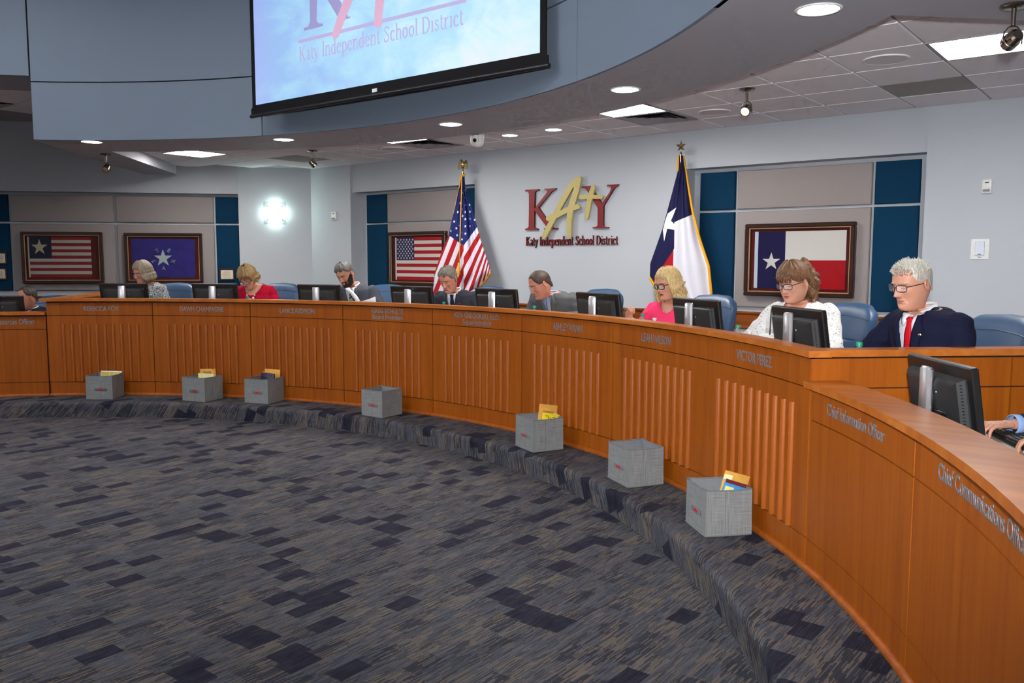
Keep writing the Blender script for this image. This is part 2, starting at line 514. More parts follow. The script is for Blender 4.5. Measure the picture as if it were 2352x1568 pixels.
# ================================================================== ceilings
def poly_plate(name, poly, z0, z1, mat, parent=None, kind='structure'):
    bb = MB(); bb.prism(poly, z0, z1); o = bb.build(name, mat, parent)
    if kind: tag(o, kind=kind)
    return o
ZS = 2.93
u_l = lambda v: -v * 1.0
ceil = empty('ceiling', kind='structure')
b = MB(); rr_ = [pol(5.62, t) for t in range(46, 135, 2)]; oo_ = [Vector((max(-6.6, min(9.6, p.x)), max(3.0, min(8.9, p.y)), 0)) for p in [pol(14.0, t) for t in range(46, 135, 2)]]
b.loft([[Vector((p.x, p.y, HC + .012)), Vector((q.x, q.y, HC + .012)), Vector((q.x, q.y, HC + .06)), Vector((p.x, p.y, HC + .06))] for p, q in zip(rr_, oo_)])
b.build('grid_plate', M_TBAR, ceil)
G = .61; GU, GV = 3.10, 6.48
tile_me = None
def tile_mesh(w, h):
    bb = MB(); bb.box((0, 0, .008), (w, h, .016), bev=.004); return bb.mesh('tile')
tmesh = tile_mesh(G - .016, G - .016); tmesh.materials.append(M_TILE)
tdark = tmesh.copy(); tdark.materials.clear(); tdark.materials.append(simple('discoloured_tile', (158, 154, 148), .95))
SKIP = {(2, -1), (2, 0), (-3, 0), (-13, -1), (-8, 0), (-8, 1), (-3, 1)}
cells = {}
TROF = [(2, -1), (-3, 0), (-8, 0), (-13, -1)]     # lit troffers by grid cell (u, v)
VENT = [(-3, 1), (-8, 1)]
DARKT = [(1, 1), (-12, 1)]
SKIP = set(TROF + VENT)
for i in range(-16, 5):
    for j in range(-3, 3):
        u, v = GU + G * i + G / 2, GV + G * j + G / 2
        if hypot(u, v) < 6.0 or u + v * 1.02 < .25 or v < u * .62 or (i, j) in SKIP: continue
        if u < B1[0] + .1 and (v - 7.51) > (u + 5.56) * 1.19 - .1: continue
        h1 = min(v + G / 2, VW if j == 2 else 99); h0 = v - G / 2
        if j == 2:
            if u > 5.2 or u < -4.6: continue
            m = tile_mesh(G - .022, VF - .004 - h0 - .022) if not cells.get('last') else cells['last']
            if not cells.get('last'): m.materials.append(M_TILE); cells['last'] = m
            link('tile', m, None, ceil, (u, (h0 + VF) / 2, HC)); continue
        link('tile', tdark if (i, j) in DARKT else tmesh, None, ceil, (u, v, HC))
# higher tiled ceiling on the left
hc = poly_plate('ceiling_left', [(-4.1, 4.0), (-6.6, 6.5), (-10, 4.2), (-8, 1.5), (-5, 1.5)], 3.652, 3.70, M_TBAR)
for i in range(-16, -9):
    for j in range(-6, -1):
        u, v = GU + G * i + .3, GV + G * j + .3
        if hypot(u, v) < 6.1 or u + v > -.45 or (v - 7.49) > (u + 5.54) * 1.1 - .3: continue
        if (i, j) == (-16, -4): continue
        link('tile', tmesh, None, hc, (u, v, 3.64))

# curved bulkhead: panels with open joints over a dark core, soffit ring below it
RF, R_SO, ZJ = 5.45, 6.40, 3.52
bk = empty('ceiling_bulkhead', kind='structure')
b = MB(); b.arc(36, 190, RF + .018, RF + .12, 3.6, 5.0, 2); b.arc(36, 134.55, RF + .018, RF + .12, ZS + .02, 3.62, 2)
b.build('core', M_DARK, bk)
jt = [36, 65.15, 107.97, 134.5]
for k in range(3):
    for z0, z1 in ((ZS, ZJ - .006), (ZJ + .006, 5.0)):
        b = MB(); b.arc(jt[k] + .06, jt[k + 1] - .06, RF, RF + .03, z0, z1, 1.0); b.build('bulkhead_panel', M_FASCIA, bk, auto=25)
b = MB(); b.arc(134.62, 190, RF, RF + .03, 3.58, 5.0, 1.0); b.build('bulkhead_panel', M_FASCIA, bk, auto=25)
b = MB(); b.add([pol(RF, 134.5, ZS), pol(RF + .12, 134.5, ZS), pol(RF + .12, 134.5, 3.6), pol(RF, 134.5, 3.6)], [(0, 1, 2, 3)])
so = empty('ceiling_soffit', kind='structure')
b = MB(); b.arc(36.0, 134.5, RF + .029, R_SO, ZS - .001, ZS + .12, 1.0); b.build('ring', M_SOFFIT, so, auto=30)
e1 = pol(1, 45.8); p1 = Vector((e1.y, -e1.x, 0))
q = [e1 * (RF + .005), e1 * 9.5, e1 * 9.5 + p1 * 1.9, e1 * (RF + .005) + p1 * 1.0]
b = MB(); b.prism([(p.x, p.y) for p in q], ZS, ZS + .12); b.build('wing', M_SOFFIT, so)
e2 = pol(1, 134.5); p2 = Vector((e2.y, -e2.x, 0))
q = [e2 * (RF + .03), e2 * 9.05, e2 * 9.05 + p2 * .47, e2 * (RF + .3) + p2 * .47]
b = MB(); b.prism([(p.x, p.y) for p in q][::-1], ZS - .002, ZS + .14)
b.prism([(p.x, p.y) for p in [e2 * (RF + .02), e2 * 9.05, e2 * 9.05 + p2 * .05, e2 * (RF + .02) + p2 * .05]][::-1], ZS + .14, 3.66)
b.build('wing', M_SOFFIT, so)
b = MB(); b.arc(134.62, 190, RF + .031, R_SO - .1, 3.579, 3.66, 1.5); b.build('ring', M_SOFFIT, so, auto=30)

# hall ceiling above the round floor, with its lights and some added ones (out of frame)
poly_plate('ceiling_hall', [(-9, -13), (9, -13), (9, 7), (-9, 7)], 5.0, 5.1, M_TILE)
k = 0
for (u, v, w_) in [(-2.6, 2.2, 'rear left'), (0, 2.6, 'rear middle'), (-3.2, -.6, 'far left side'), (0, -.4, 'very centre'), (-2.6, -3.4, 'front left'), (.6, -3.4, 'front middle'), (-2.4, -6.4, 'left audience side'), (1.2, -6.4, 'middle audience side'), (-2.4, -9.4, 'left audience rear'), (1.2, -9.4, 'middle audience rear')]:  # audience panels are unseen extras, added to brighten the lower back wall
    t = empty('hall_light', (u, v, 5.0), 0, 'white light panel in the high ceiling over the %s of the hall' % w_, 'light', 'hall ceiling lights')
    b = MB(); b.box((0, 0, -.02), (1.26, .65, .04)); b.build('frame', M_WHITEP, t)
    b = MB(); b.box((0, 0, -.043), (1.2, .59, .008)); b.build('diffuser', M_HALL, t)
# ================================================================== dais desks
SEAM = [135.817, 124.457, 113.071, 101.611, 90.088, 78.444, 66.681, 55.23, 42.953]
M_LET = simple('brushed_lettering', (150, 148, 152), .42, .55)
gap = .045   # half joint in degrees
def letters(parent, body, th, z, width, height, r=RD - .0005, lift=.0014):
    me = text_mesh(body, 1.0, .02, .017, width, height)
    for v in me.vertices:
        a = R_(th) - v.co.x / r                      # reading direction runs clockwise seen from the floor's centre
        rr = r - (lift * min(1, max(0, v.co.z / .02)))
        v.co = Vector((rr * cos(a), rr * sin(a), z + v.co.y))
    bm = bmesh.new(); bm.from_mesh(me); bmesh.ops.recalc_face_normals(bm, faces=bm.faces); bm.to_mesh(me); bm.free()
    return link('lettering', me, M_LET, parent)
def wood_arc(parent, name, t0, t1, z0, z1, r0=RD, r1=RD + .022, mat=M_WOOD):
    b = MB(); b.arc(t1 + gap, t0 - gap, r0, r1, z0 + .003, z1 - .003, 1.0); return b.build(name, mat, parent, auto=30)
def rod_mesh(h, w=.020):
    bb = MB(); pr = [(w * cos(a), w * 1.05 * sin(a)) for a in [pi * k / 8 for k in range(9)]]
    rings = []
    for z, s in ((0, 1.0), (h - .012, 1.0), (h, .72)):
        rings.append([Vector((x, -y * s if z < h - .001 else -y * s, z)) for x, y in pr])
    bb.loft(rings); me = bb.mesh('slat', True); sharp(me, 40); me.materials.append(M_ROD); return me

hi = empty('curved_dais', (0, 0, 0), 0, 'tall curved cherry wood dais with vertical half-round slats across its front', 'desk')
hi.location = pol(RD, 90, Z_STEP)
inv = Matrix.Translation(-hi.location)
class P0:    # parts of the dais are modelled in world space and shifted to the root
    pass
def rebase(root, start):
    for o in bpy.data.objects:
        if o.parent == root and o.name not in start: o.matrix_parent_inverse = Matrix.Translation(-root.location)
before = set(o.name for o in bpy.data.objects)
rod = rod_mesh(.965 - .318)
for k in range(8):
    a, c = SEAM[k], SEAM[k + 1]
    wood_arc(hi, 'name_panel', a, c, 1.06, 1.21)
    wood_arc(hi, 'front_panel', a, c, .313, 1.06)
    wood_arc(hi, 'base_panel', a, c, .165, .313)
    for i in range(10):
        t = a + (c - a) * (.145 + .70 * i / 9)
        q = pol(RD + .001, t, .318); link('slat', rod, None, hi, q, R_(t) - pi / 2)
b = MB(); b.arc(42.98, 135.79, RD + .02, RD + .06, .165, 1.222, 1.0); b.build('core', M_DARK, hi)
b = MB(); b.arc(42.4, 136.4, 5.848, 5.962, 1.219, 1.252, 1.0); b.build('ledge', M_LEDGE, hi, auto=30)
b = MB(); b.arc(43.3, 135.5, 5.935, 5.96, .33, 1.222, 1.0); b.build('ledge_back', M_WOOD, hi, auto=30)
b = MB(); b.arc(43.6, 135.2, 5.965, 6.80, 1.015, 1.045, 1.0); b.build('worktop', M_DESK, hi, auto=30)
pr = [(RD + .002, .16), (RD - .020, .16), (RD - .022, .170), (RD - .017, .182), (RD - .006, .188), (RD + .002, .189)]
b = MB(); b.loft([[pol(r, t, z) for r, z in pr] for t in [42.95 + i * (135.8 - 42.95) / 93 for i in range(94)]])
b.build('base_moulding', M_ROD, hi, auto=40)
# radial return walls that close the high dais at both ends
for th, sg in ((SEAM[8], 1), (SEAM[0], -1)):
    e = pol(1, th); nn = Vector((-e.y, e.x, 0)) * sg
    def plate(r0, r1, z0, z1, t0, t1, name, mat):
        q = [e * r0 + nn * t0, e * r1 + nn * t0, e * r1 + nn * t1, e * r0 + nn * t1]
        bb = MB(); bb.prism([(p.x, p.y) for p in q], z0, z1); return bb.build(name, mat, hi)
    plate(RD + .02, 7.7, .166, 1.222, .02, .06, 'core', M_DARK)
    for r0, r1 in ((RD + .003, 6.915), (6.925, 7.7)):
        plate(r0, r1, 1.063, 1.207, 0, .022, 'return_panel', M_WOOD)
        plate(r0, r1, .32, 1.057, 0, .022, 'return_panel', M_WOOD)
    plate(5.90, 7.7, 1.2195, 1.2525, -.035, .085, 'return_ledge', M_LEDGE)
    plate(6.0, 7.7, .33, 1.22, .058, .075, 'return_back', M_WOOD)
for k, (txt, fr, wd, z, h) in enumerate([('REBECCA FOX', .508, .39, 1.112, .052), ('DAWN CHAMPAGNE', .498, .52, 1.112, .052), ('LANCE REDMON', .502, .44, 1.112, .052)]):
    letters(hi, txt, SEAM[k] + (SEAM[k + 1] - SEAM[k]) * fr, z, wd, h)
for k, l1, w1, l2, w2 in ((3, 'GREG SCHULTE', .42, 'Board President', .405), (4, 'KEN GREGORSKI, Ed.D.', .60, 'Superintendent', .385)):
    t = SEAM[k] + (SEAM[k + 1] - SEAM[k]) * .50
    letters(hi, l1, t, 1.142, w1, .050); letters(hi, l2, t, 1.083, w2, .048)
for k, txt, fr, wd in ((5, 'ASHLEY VANN', .505, .39), (6, 'LEAH WILSON', .475, .37), (7, 'VICTOR PEREZ', .475, .42)):
    letters(hi, txt, SEAM[k] + (SEAM[k + 1] - SEAM[k]) * fr, 1.105, wd, .060)
rebase(hi, before)

def low_section(name, label, seams, texts, t_end):
    root = empty(name, pol(RD, (seams[0] + seams[-1]) / 2, Z_STEP), 0, label, 'desk')
    before = set(o.name for o in bpy.data.objects)
    for a, c in zip(seams[:-1], seams[1:]):
        hi_, lo_ = max(a, c), min(a, c)
        wood_arc(root, 'name_panel', hi_, lo_, .909, 1.06)
        wood_arc(root, 'front_panel', hi_, lo_, .313, .909)
        wood_arc(root, 'base_panel', hi_, lo_, .165, .313)
    t0, t1 = min(seams), max(seams)
    b = MB(); b.arc(t0, t1, RD + .02, RD + .06, .165, 1.070, 1.0); b.build('core', M_DARK, root)
    b = MB(); b.arc(t0, t1, 5.848, 6.05, 1.069, 1.101, 1.0); b.build('ledge', M_LEDGE, root, auto=30)
    b = MB(); b.arc(t0 + .2, t1 - .2, 6.02, 6.06, .18, 1.070, 1.0); b.build('ledge_back', M_WOOD, root, auto=30)
    b = MB(); b.arc(t0 + .2, t1 - .2, 6.055, 6.75, .875, .905, 1.0); b.build('worktop', M_DESK, root, auto=30)
    b = MB(); b.loft([[pol(r, t0 + (t1 - t0) * i / 40, z) for r, z in pr] for i in range(41)])
    b.build('base_moulding', M_ROD, root, auto=40)
    for txt, th, z, w, h in texts: letters(root, txt, th, z, w, h)
    rebase(root, before)
    return root
low_section('curved_desk', 'lower curved cherry wood desk in the right foreground, plain front with officer titles', [42.88, 32.04, 20.9, 12.5],
    [('Chief Information Officer', 38.05, .967, .62, .056), ('Chief Communications Officer', 25.9, .967, .80, .056)], 12.5)
low_section('curved_desk', 'lower curved cherry wood desk at the far left beside the tall dais', [135.90, 147.0, 158.0, 170.0],
    [('Resources Officer', 139.1, .965, .42, .062)], 170)
# ================================================================== monitors
def monitor_parts(root):
    """screen faces +y, back faces -y; tilted with its top towards -y; origin on the worktop"""
    T = Matrix.Translation((0, 0, .045)) @ Matrix.Rotation(R_(9), 4, 'X')
    w, h = .555, .325
    b = MB(); b.box((0, 0, h / 2), (w, .03, h), T, 0, .006); sh = b.build('shell', M_BLACK, root, auto=30)
    b = MB(); b.box((0, .0155, h / 2 + .004), (w - .036, .003, h - .044), T); b.build('screen', M_BLACK2, sh)
    b = MB()
    def rr(k, y, dz=0): return [Vector((x, y, z)) for x, z in [(-w / 2 + k, .03 + k * .4), (w / 2 - k, .03 + k * .4), (w / 2 - k, h - .022 - k * .6 + dz), (-w / 2 + k, h - .022 - k * .6 + dz)]]
    b.loft([rr(.045, -.012), rr(.045, -.022), rr(.062, -.05), rr(.10, -.062)], M=T); hs = b.build('housing', M_BLACK2, root, auto=30)
    b = MB()
    for i in range(16): b.box((w / 2 - .055, -.037, .06 + i * .013), (.012, .006, .003), T)
    b.build('vent_ridges', M_BLACK, hs)
    b = MB(); b.box((.07, -.063, .10), (.16, .012, .07), T, 0, .003); b.build('port_cover', M_BLACK, hs)
    b = MB(); b.ell((.07, -.064, .21), (.004, .003, .004), 8, 6, 0, T); b.build('screw', M_SILVER, hs)
    b = MB(); b.box((0, -.105, .175), (.088, .026, .33), None, 0, .01); b.build('stand_column', M_SILVER, root, auto=40)
    b = MB(); b.box((0, -.075, .21), (.07, .05, .09), None, 0, .006); b.build('hinge', M_BLACK, root, auto=40)
    b = MB(); b.box((0, -.02, .008), (.24, .20, .016), None, 0, .006); b.build('base', M_BLACK, root, auto=40)
def copy_tree(o, parent=None):
    c = o.copy(); COL.objects.link(c)
    if parent: c.parent = parent
    for ch in o.children: copy_tree(ch, c)
    return c
mon = empty('monitor', (0, 0, 0)); monitor_parts(mon)
# angle, radius, worktop height, turn
MON = [(128.9, 6.25, 1.045, 0, 'black monitor with silver stand before the woman in the patterned blouse'),
       (118.9, 6.25, 1.045, 0, 'black monitor with silver stand beside the woman in red'),
       (106.7, 6.25, 1.045, 0, 'black monitor with silver stand beside the bearded man'),
       (95.4, 6.25, 1.045, 0, 'black monitor with silver stand below the framed striped flag'),
       (84.9, 6.25, 1.045, 0, 'black monitor with silver stand between the two men in grey suits'),
       (72.5, 6.25, 1.045, 0, 'black monitor with silver stand left of the woman in pink'),
       (61.1, 6.25, 1.045, 0, 'black monitor with silver stand right of the woman in pink'),
       (50.3, 6.25, 1.045, 0, 'black monitor with silver stand in front of the curly-haired woman'),
       (37.3, 6.25, .905, 0, 'black monitor on the near right desk in the foreground, nearest of all'),
       (141.6, 6.22, .905, 0, 'black monitor cut by the left edge, before the dark-haired man in profile')]
for i, (th, r, z, tw, lab) in enumerate(MON):
    m = mon if i == 0 else copy_tree(mon)
    m.location = pol(r, th, z); m.rotation_euler = (0, 0, R_(th) - pi / 2 + R_(tw)); tag(m, lab, 'monitor', 'monitors on the dais')

# ================================================================== grey fabric storage cubes
def bin_fabric():
    M = Mat('grey_woven_bin', lin((128, 130, 130)), .9, 0, .15)
    v = M.coord(); x, y, z = M.xyz(v)
    a = M.noise(M.coord(scale=(1, 1, 55)), 7, 3, .7); c = M.noise(M.coord(scale=(60, 60, 1)), 6, 3, .7)
    k = a * .5 + c * .5
    M.base(M.ramp(k, [(.3, lin((96, 98, 98))), (.5, lin((136, 138, 137))), (.7, lin((168, 169, 166)))])); M.bump(k, .15, .001)
    return M.m
M_BIN = bin_fabric(); M_BINTRIM = simple('grey_bin_trim', (118, 120, 122), .85); M_BININ = simple('grey_bin_lining', (134, 136, 138), .9)
M_RED = simple('red_label', (226, 44, 44), .6); M_LINK = simple('label_print', (120, 20, 24), .7)
BINS = []
def make_bin(px, ang_l, wl, wr, label, seed, dent):
    P = at_z(px[0], px[1], Z_STEP); rnd = random.Random(seed)
    root = empty('storage_bin', (P.x, P.y, Z_STEP), R_(ang_l), label, 'bin', 'grey storage bins on the step')
    # local: +x along the left face away from the near corner, -y side? near corner at origin; right face along -y rotated
    h = .262
    def corner(i, z):
        x, y = [(0, 0), (wl, 0), (wl, -wr), (0, -wr)][i]
        tap = .006 * (1 - z / h)
        cx, cy = wl / 2, -wr / 2
        return Vector((cx + (x - cx) * (1 + tap * 2), cy + (y - cy) * (1 + tap * 2), z))
    def ringat(z, off=0.0, sag=0.0, n=8):
        pts = []
        for i in range(4):
            a, c = corner(i, z), corner((i + 1) % 4, z); d = (c - a).normalized(); nn = Vector((d.y, -d.x, 0))
            ctr = Vector((wl / 2, -wr / 2, z))
            if nn.dot((a + c) / 2 - ctr) < 0: nn = -nn
            for k in range(n):
                t = k / n; p = a.lerp(c, t)
                w = sin(pi * t); dn = dent[i] * w * sin(pi * (z / h)) * .8
                p = p + nn * (off + dn) + Vector((0, 0, -sag * w))
                pts.append(p)
        return pts
    b = MB(); zs = [0.002, .03, .08, .13, .18, .23, h]
    b.loft([ringat(z, 0, .006 if z == h else 0) for z in zs], cap=False)
    o = b.build('fabric_wall', M_BIN, root, auto=40)
    b = MB(); b.loft([ringat(z, -.006, .006 if z == h else 0) for z in zs], cap=False)
    b.add(ringat(.012, -.006), [tuple(range(32))]); b.build('lining', M_BININ, root, auto=40)
    b = MB(); b.tube(ringat(h, -.003, .006), .0048, 6, closed=True); b.build('rim_piping', M_BINTRIM, root, smooth=True)
    b = MB(); b.tube(ringat(.005, 0.001), .004, 6, closed=True); b.build('bottom_piping', M_BINTRIM, root, smooth=True)
    b = MB()
    yo = .004 + dent[0] * .8
    hx = wl * .44; b.box((hx, yo + .003, .118), (.125, .005, .026), None, 0, .002); hd = b.build('handle', M_BINTRIM, root)
    b = MB(); b.box((hx - .004, yo + .0072, .120), (.058, .002, .014)); lb = b.build('label', M_RED, hd)
    b = MB()
    for q in range(7): b.box((hx - .024 + q * .0066, yo + .0084, .120), (.0040, .0006, .0045))
    b.build('label_print', M_LINK, lb)
    b = MB(); b.box((-.0012, -wr * .42, h / 2), (.002, .003, h - .02)); b.build('seam', M_BINTRIM, root)
    BINS.append((root, wl, wr, h)); return root
BN = [((259.1, 917.7), -141 + 360, .285, .285, 'grey fabric storage bin below the leftmost name, holding a yellow folder', [.0, .0, .0, .0]),
      ((470.9, 923.9), 197, .30, .285, 'grey fabric storage bin holding a folded manila envelope and pale papers', [.0, .0, .0, .0]),
      ((615.6, 928.5), 199, .29, .29, 'grey fabric storage bin holding the black book with purple lettering', [-.010, .0, .0, .004]),
      ((878.0, 960.6), 183, .275, .28, 'empty creased grey storage bin below the fourth name', [.0, .0, .0, -.012]),
      ((1224.1, 1039.8), 155, .30, .275, 'grey storage bin with a yellow book and an upright manila envelope', [.0, .0, .0, -.006]),
      ((1442.4, 1120.9), 149, .29, .27, 'empty grey storage bin between the yellow-book bin and the nearest bin', [.0, .0, .0, .0]),
      ((1620.0, 1234.1), 138, .29, .27, 'nearest grey storage bin, on the right, with a blue picture book', [.0, .0, .0, .0])]
for i, (px, al, wl, wr, lab, dent) in enumerate(BN): make_bin(px, al, wl, wr, lab, i, dent)

M_MANILA = simple('manila_paper', (222, 166, 76), .8, 0, .3, .05, 30); M_INK = simple('dark_print', (92, 66, 30), .8)
M_YBOOK = simple('yellow_book_cover', (242, 214, 40), .4); M_CREAM = simple('cream_sticker', (244, 238, 178), .7)
M_PALE = simple('pale_yellow_paper', (236, 226, 140), .7); M_SKYB = simple('blue_book_cover', (62, 150, 208), .4)
M_MAROON = simple('maroon_band', (112, 26, 30), .5); M_PURPLE = simple('purple_print', (150, 84, 190), .5)
M_NAVYB = simple('black_book_cover', (22, 18, 26), .4)
def in_bin(i, name, label, cat, fx, fy, w, h, t, lean, turn, zb, mats, deco=None, group=None):
    """flat thing standing in bin i: (fx, fy) fractions of the bin floor, w x h x t, leaning"""
    root, wl, wr, bh = BINS[i]
    M = Matrix.Translation(root.location) @ Matrix.Rotation(root.rotation_euler.z, 4, 'Z') @ Matrix.Translation((wl * fx, -wr * fy, zb)) @ Matrix.Rotation(R_(turn), 4, 'Z') @ Matrix.Rotation(R_(lean[0]), 4, 'X') @ Matrix.Rotation(R_(lean[1]), 4, 'Y')
    e = empty(name, (0, 0, 0), 0, label, cat, group); e.matrix_world = M
    b = MB(); b.box((0, 0, h / 2), (w, t, h), None, 0, min(.0015, t * .3)); b.build('cover' if cat == 'book' else 'sheet', mats, e, auto=40)
    if deco: deco(e, w, h, t)
    return e
def flat(e, name, x, z, w, h, y, mat, th=.0012):
    b = MB(); b.box((x, y, z), (w, th, h)); return b.build(name, mat, e)
def txt(e, name, body, x, z, width, height, y, mat):
    """raised print on the +y face"""
    me = text_mesh(body, 1, 0, .01, width, height)
    for v in me.vertices: v.co = Vector((x - v.co.x, y + .0008, z + v.co.y))
    return link(name, me, mat, e)
# bin 0: yellow folder
def d0(e, w, h, t):
    flat(e, 'inner_field', 0, h / 2 - .004, w - .012, h - .012, t / 2 + .0006, simple('folder_yellow', (226, 200, 92), .6))
    for q, sx in ((-.03, 18), (.02, -14)):
        bb = MB(); bb.box((0, 0, 0), (.006, .001, .035), Matrix.Translation((q, t / 2 + .0018, h - .035)) @ Matrix.Rotation(R_(sx), 4, 'Y')); bb.build('mark', M_PAPER, e)
in_bin(0, 'folder', 'yellow folder with a white border standing in the leftmost bin', 'folder', .47, .88, .23, .268, .006, (4, -2), 2, .014, M_PAPER, d0)
# bin 1
def fold_env(e, w, h, t):
    for q in range(4): flat(e, 'print_line', .01 - .006 * q, h - .03 - q * .009, w * (.55 - .05 * q), .003, t / 2 + .001, M_INK)
    bb = MB(); bb.prism([(-w / 2 - .001, h - .005), (-w / 2 + .042, h - .002), (-w / 2 + .012, h - .07)], 0, .006, 0, Matrix.Translation((0, t / 2 + .001, 0)) @ Matrix.Rotation(pi / 2, 4, 'X') @ Matrix.Scale(1, 4)); bb.build('folded_corner', M_MANILA, e)
in_bin(1, 'envelope', 'folded manila envelope with printed lines in the second bin', 'envelope', .44, .76, .20, .315, .010, (3, 3), 3, .014, M_MANILA, fold_env)
in_bin(1, 'paper', 'pale yellow sheet in front of the folded envelope', 'paper', .46, .62, .20, .268, .003, (2, 0), 3, .014, M_PALE, lambda e, w, h, t: flat(e, 'white_strip', 0, h - .012, w * .7, .012, t / 2 + .001, M_PAPER))
# bin 2
in_bin(2, 'envelope', 'rear manila envelope in the bin with the black book', 'envelope', .42, .86, .20, .325, .006, (2, -1), -2, .014, M_MANILA)
in_bin(2, 'envelope', 'front manila envelope leaning behind the black book', 'envelope', .43, .74, .185, .298, .006, (2, 1), -2, .014, M_MANILA)
in_bin(2, 'book', 'black book with CREEPY in purple letters', 'book', .46, .58, .165, .272, .016, (2, -4), 2, .036, M_NAVYB, lambda e, w, h, t: txt(e, 'title', 'CREEPY', 0, h - .034, .150, .026, t / 2, M_PURPLE))
# bin 4
def d4(e, w, h, t):
    flat(e, 'sticker', .005, h - .085, .085, .022, t / 2 + .001, M_CREAM)
    for q in range(2): flat(e, 'print_line', .0, h - .055 - q * .008, w * .6, .003, t / 2 + .001, M_INK)
in_bin(4, 'envelope', 'tall manila envelope standing behind the yellow book', 'envelope', .40, .60, .165, .325, .006, (3, -9), 86, .03, M_MANILA, d4)
def d4b(e, w, h, t):
    for q, (xx, l) in enumerate(((.04, .035), (-.03, .04))): flat(e, 'print_line', xx, h - .022 - q * .006, l, .004, t / 2 + .001, M_INK)
    txt(e, 'title', 'About', -.012, h - .062, .095, .034, t / 2, simple('title_brown', (120, 70, 20), .6))
in_bin(4, 'book', 'bright yellow book in the bin with the tall envelope', 'book', .24, .56, .150, .262, .018, (3, -13), 86, .03, M_YBOOK, d4b)
in_bin(4, 'paper', 'light blue slip beside the yellow book', 'paper', .31, .84, .04, .262, .004, (1, -6), 86, .02, simple('light_blue_slip', (176, 210, 232), .7))
# bin 6
in_bin(6, 'envelope', 'manila envelope standing behind the blue picture book', 'envelope', .38, .56, .150, .300, .006, (2, -16), 86, .035, M_MANILA, lambda e, w, h, t: flat(e, 'sticker', .05, h - .035, .05, .03, t / 2 + .001, M_CREAM))
def d6(e, w, h, t):
    flat(e, 'maroon_band', 0, h - .010, w, .020, t / 2 + .001, M_MAROON)
    flat(e, 'sticker', .038, h - .075, .05, .075, t / 2 + .0016, M_PALE)
    bb = MB(); bb.lathe([(.040, 0), (.040, .0012)], 24, 0, Matrix.Translation((-.018, t / 2 + .0006, h - .085)) @ Matrix.Rotation(-pi / 2, 4, 'X')); bb.build('white_roundel', M_PAPER, e)
    bb = MB(); bb.lathe([(.024, 0), (.024, .0012)], 24, 0, Matrix.Translation((-.014, t / 2 + .0020, h - .090)) @ Matrix.Rotation(-pi / 2, 4, 'X')); bb.build('dark_roundel', M_NAVYB, e)
in_bin(6, 'book', 'blue picture book with a maroon title band in the nearest bin', 'book', .24, .50, .140, .262, .014, (3, -18), 86, .035, M_SKYB, d6)
# ================================================================== wall and ceiling fixtures
def disc(b, c, r, z0, z1, n=28, mat=0): b.lathe([(r, z0), (r, z1)], n, mat, Matrix.Translation((c[0], c[1], 0)))
TRL = ['lit square ceiling light at the upper right, half hidden by a spotlight', 'lit square ceiling light cut by the soffit above the star-topped flag', 'thin visible edge of a lit ceiling light left of the dome camera', 'lit square ceiling light at the left above the wall sconce']
for (i, j), lab in zip(TROF, TRL):
    u, v = GU + G * i + G / 2, GV + G * j + G / 2
    t = empty('ceiling_light', (u, v, HC), 0, lab, 'light', 'square ceiling lights')
    b = MB()
    for dx, dy, w, h in ((0, .29, .6, .022), (0, -.29, .6, .022), (.29, 0, .022, .56), (-.29, 0, .022, .56)): b.box((dx, dy, .006), (w, h, .02))
    b.build('frame', M_TBAR, t)
    b = MB(); b.box((0, 0, .012), (.56, .56, .006)); df = b.build('diffuser', M_TROFF, t)
    b = MB()
    for q in (-.0933, .0933): b.box((q, 0, .0075), (.003, .56, .002)); b.box((0, q, .0075), (.56, .003, .002))
    b.build('louvre_lines', M_TBAR, df)
for (i, j), lab in zip(VENT, ['square slatted air vent beside the lit panel, left of the ceiling spotlight', 'square slatted air vent left of the white dome camera']):
    u, v = GU + G * i + G / 2, GV + G * j + G / 2
    t = empty('ceiling_vent', (u, v, HC), 0, lab, 'vent', 'ceiling air vents')
    b = MB(); b.box((0, 0, .012), (.58, .58, .004)); b.build('backing', M_BLACK2, t)
    for q in range(4):
        s = .28 - q * .065; bb = MB()
        rings = [[Vector((x * k, y * k, z)) for x, y in ((-1, -1), (1, -1), (1, 1), (-1, 1))] for k, z in ((s, -.002), (s - .045, .010), (s - .048, .010), (s - .004, -.004))]
        bb.loft(rings, cap=False); bb.build('vane', M_TBAR, t, auto=30)
    b = MB()
    for dx, dy, w, h in ((0, .29, .6, .02), (0, -.29, .6, .02), (.29, 0, .02, .58), (-.29, 0, .02, .58)): b.box((dx, dy, .0), (w, h, .012))
    b.build('frame', M_TBAR, t)
t = empty('ceiling_vent', (GU + G * -16 + .3, GV + G * -4 + .3, 3.64), 0, 'air vent in the dim ceiling at the far left edge', 'vent', 'ceiling air vents')
b = MB(); b.box((0, 0, .01), (.58, .58, .004)); b.build('backing', M_DARK, t)
for q in range(4):
    s = .28 - q * .065; bb = MB(); bb.loft([[Vector((x * k, y * k, z)) for x, y in ((-1, -1), (1, -1), (1, 1), (-1, 1))] for k, z in ((s, -.002), (s - .045, .010), (s - .048, .010), (s - .004, -.004))], cap=False); bb.build('vane', M_TBAR, t, auto=30)
for (i, j), lab in (((1, -1), 'round flush speaker grille near the right ceiling light'), ((-2, 1), 'round flush speaker grille right of the slatted vent'), ((-9, 1), 'round flush speaker grille left of the far vent')):
    u, v = GU + G * i + G / 2, GV + G * j + G / 2
    t = empty('ceiling_speaker', (u, v, HC - .001), 0, lab, 'speaker', 'ceiling speakers')
    b = MB(); b.lathe([(.150, .004), (.155, -.004), (.142, -.009), (.138, -.004)], 36); b.build('rim', M_TILE, t, smooth=True)
    b = MB(); disc(b, (0, 0), .139, -.006, .002); b.build('grille', fabric('speaker_mesh', (222, 216, 218), 900), t)
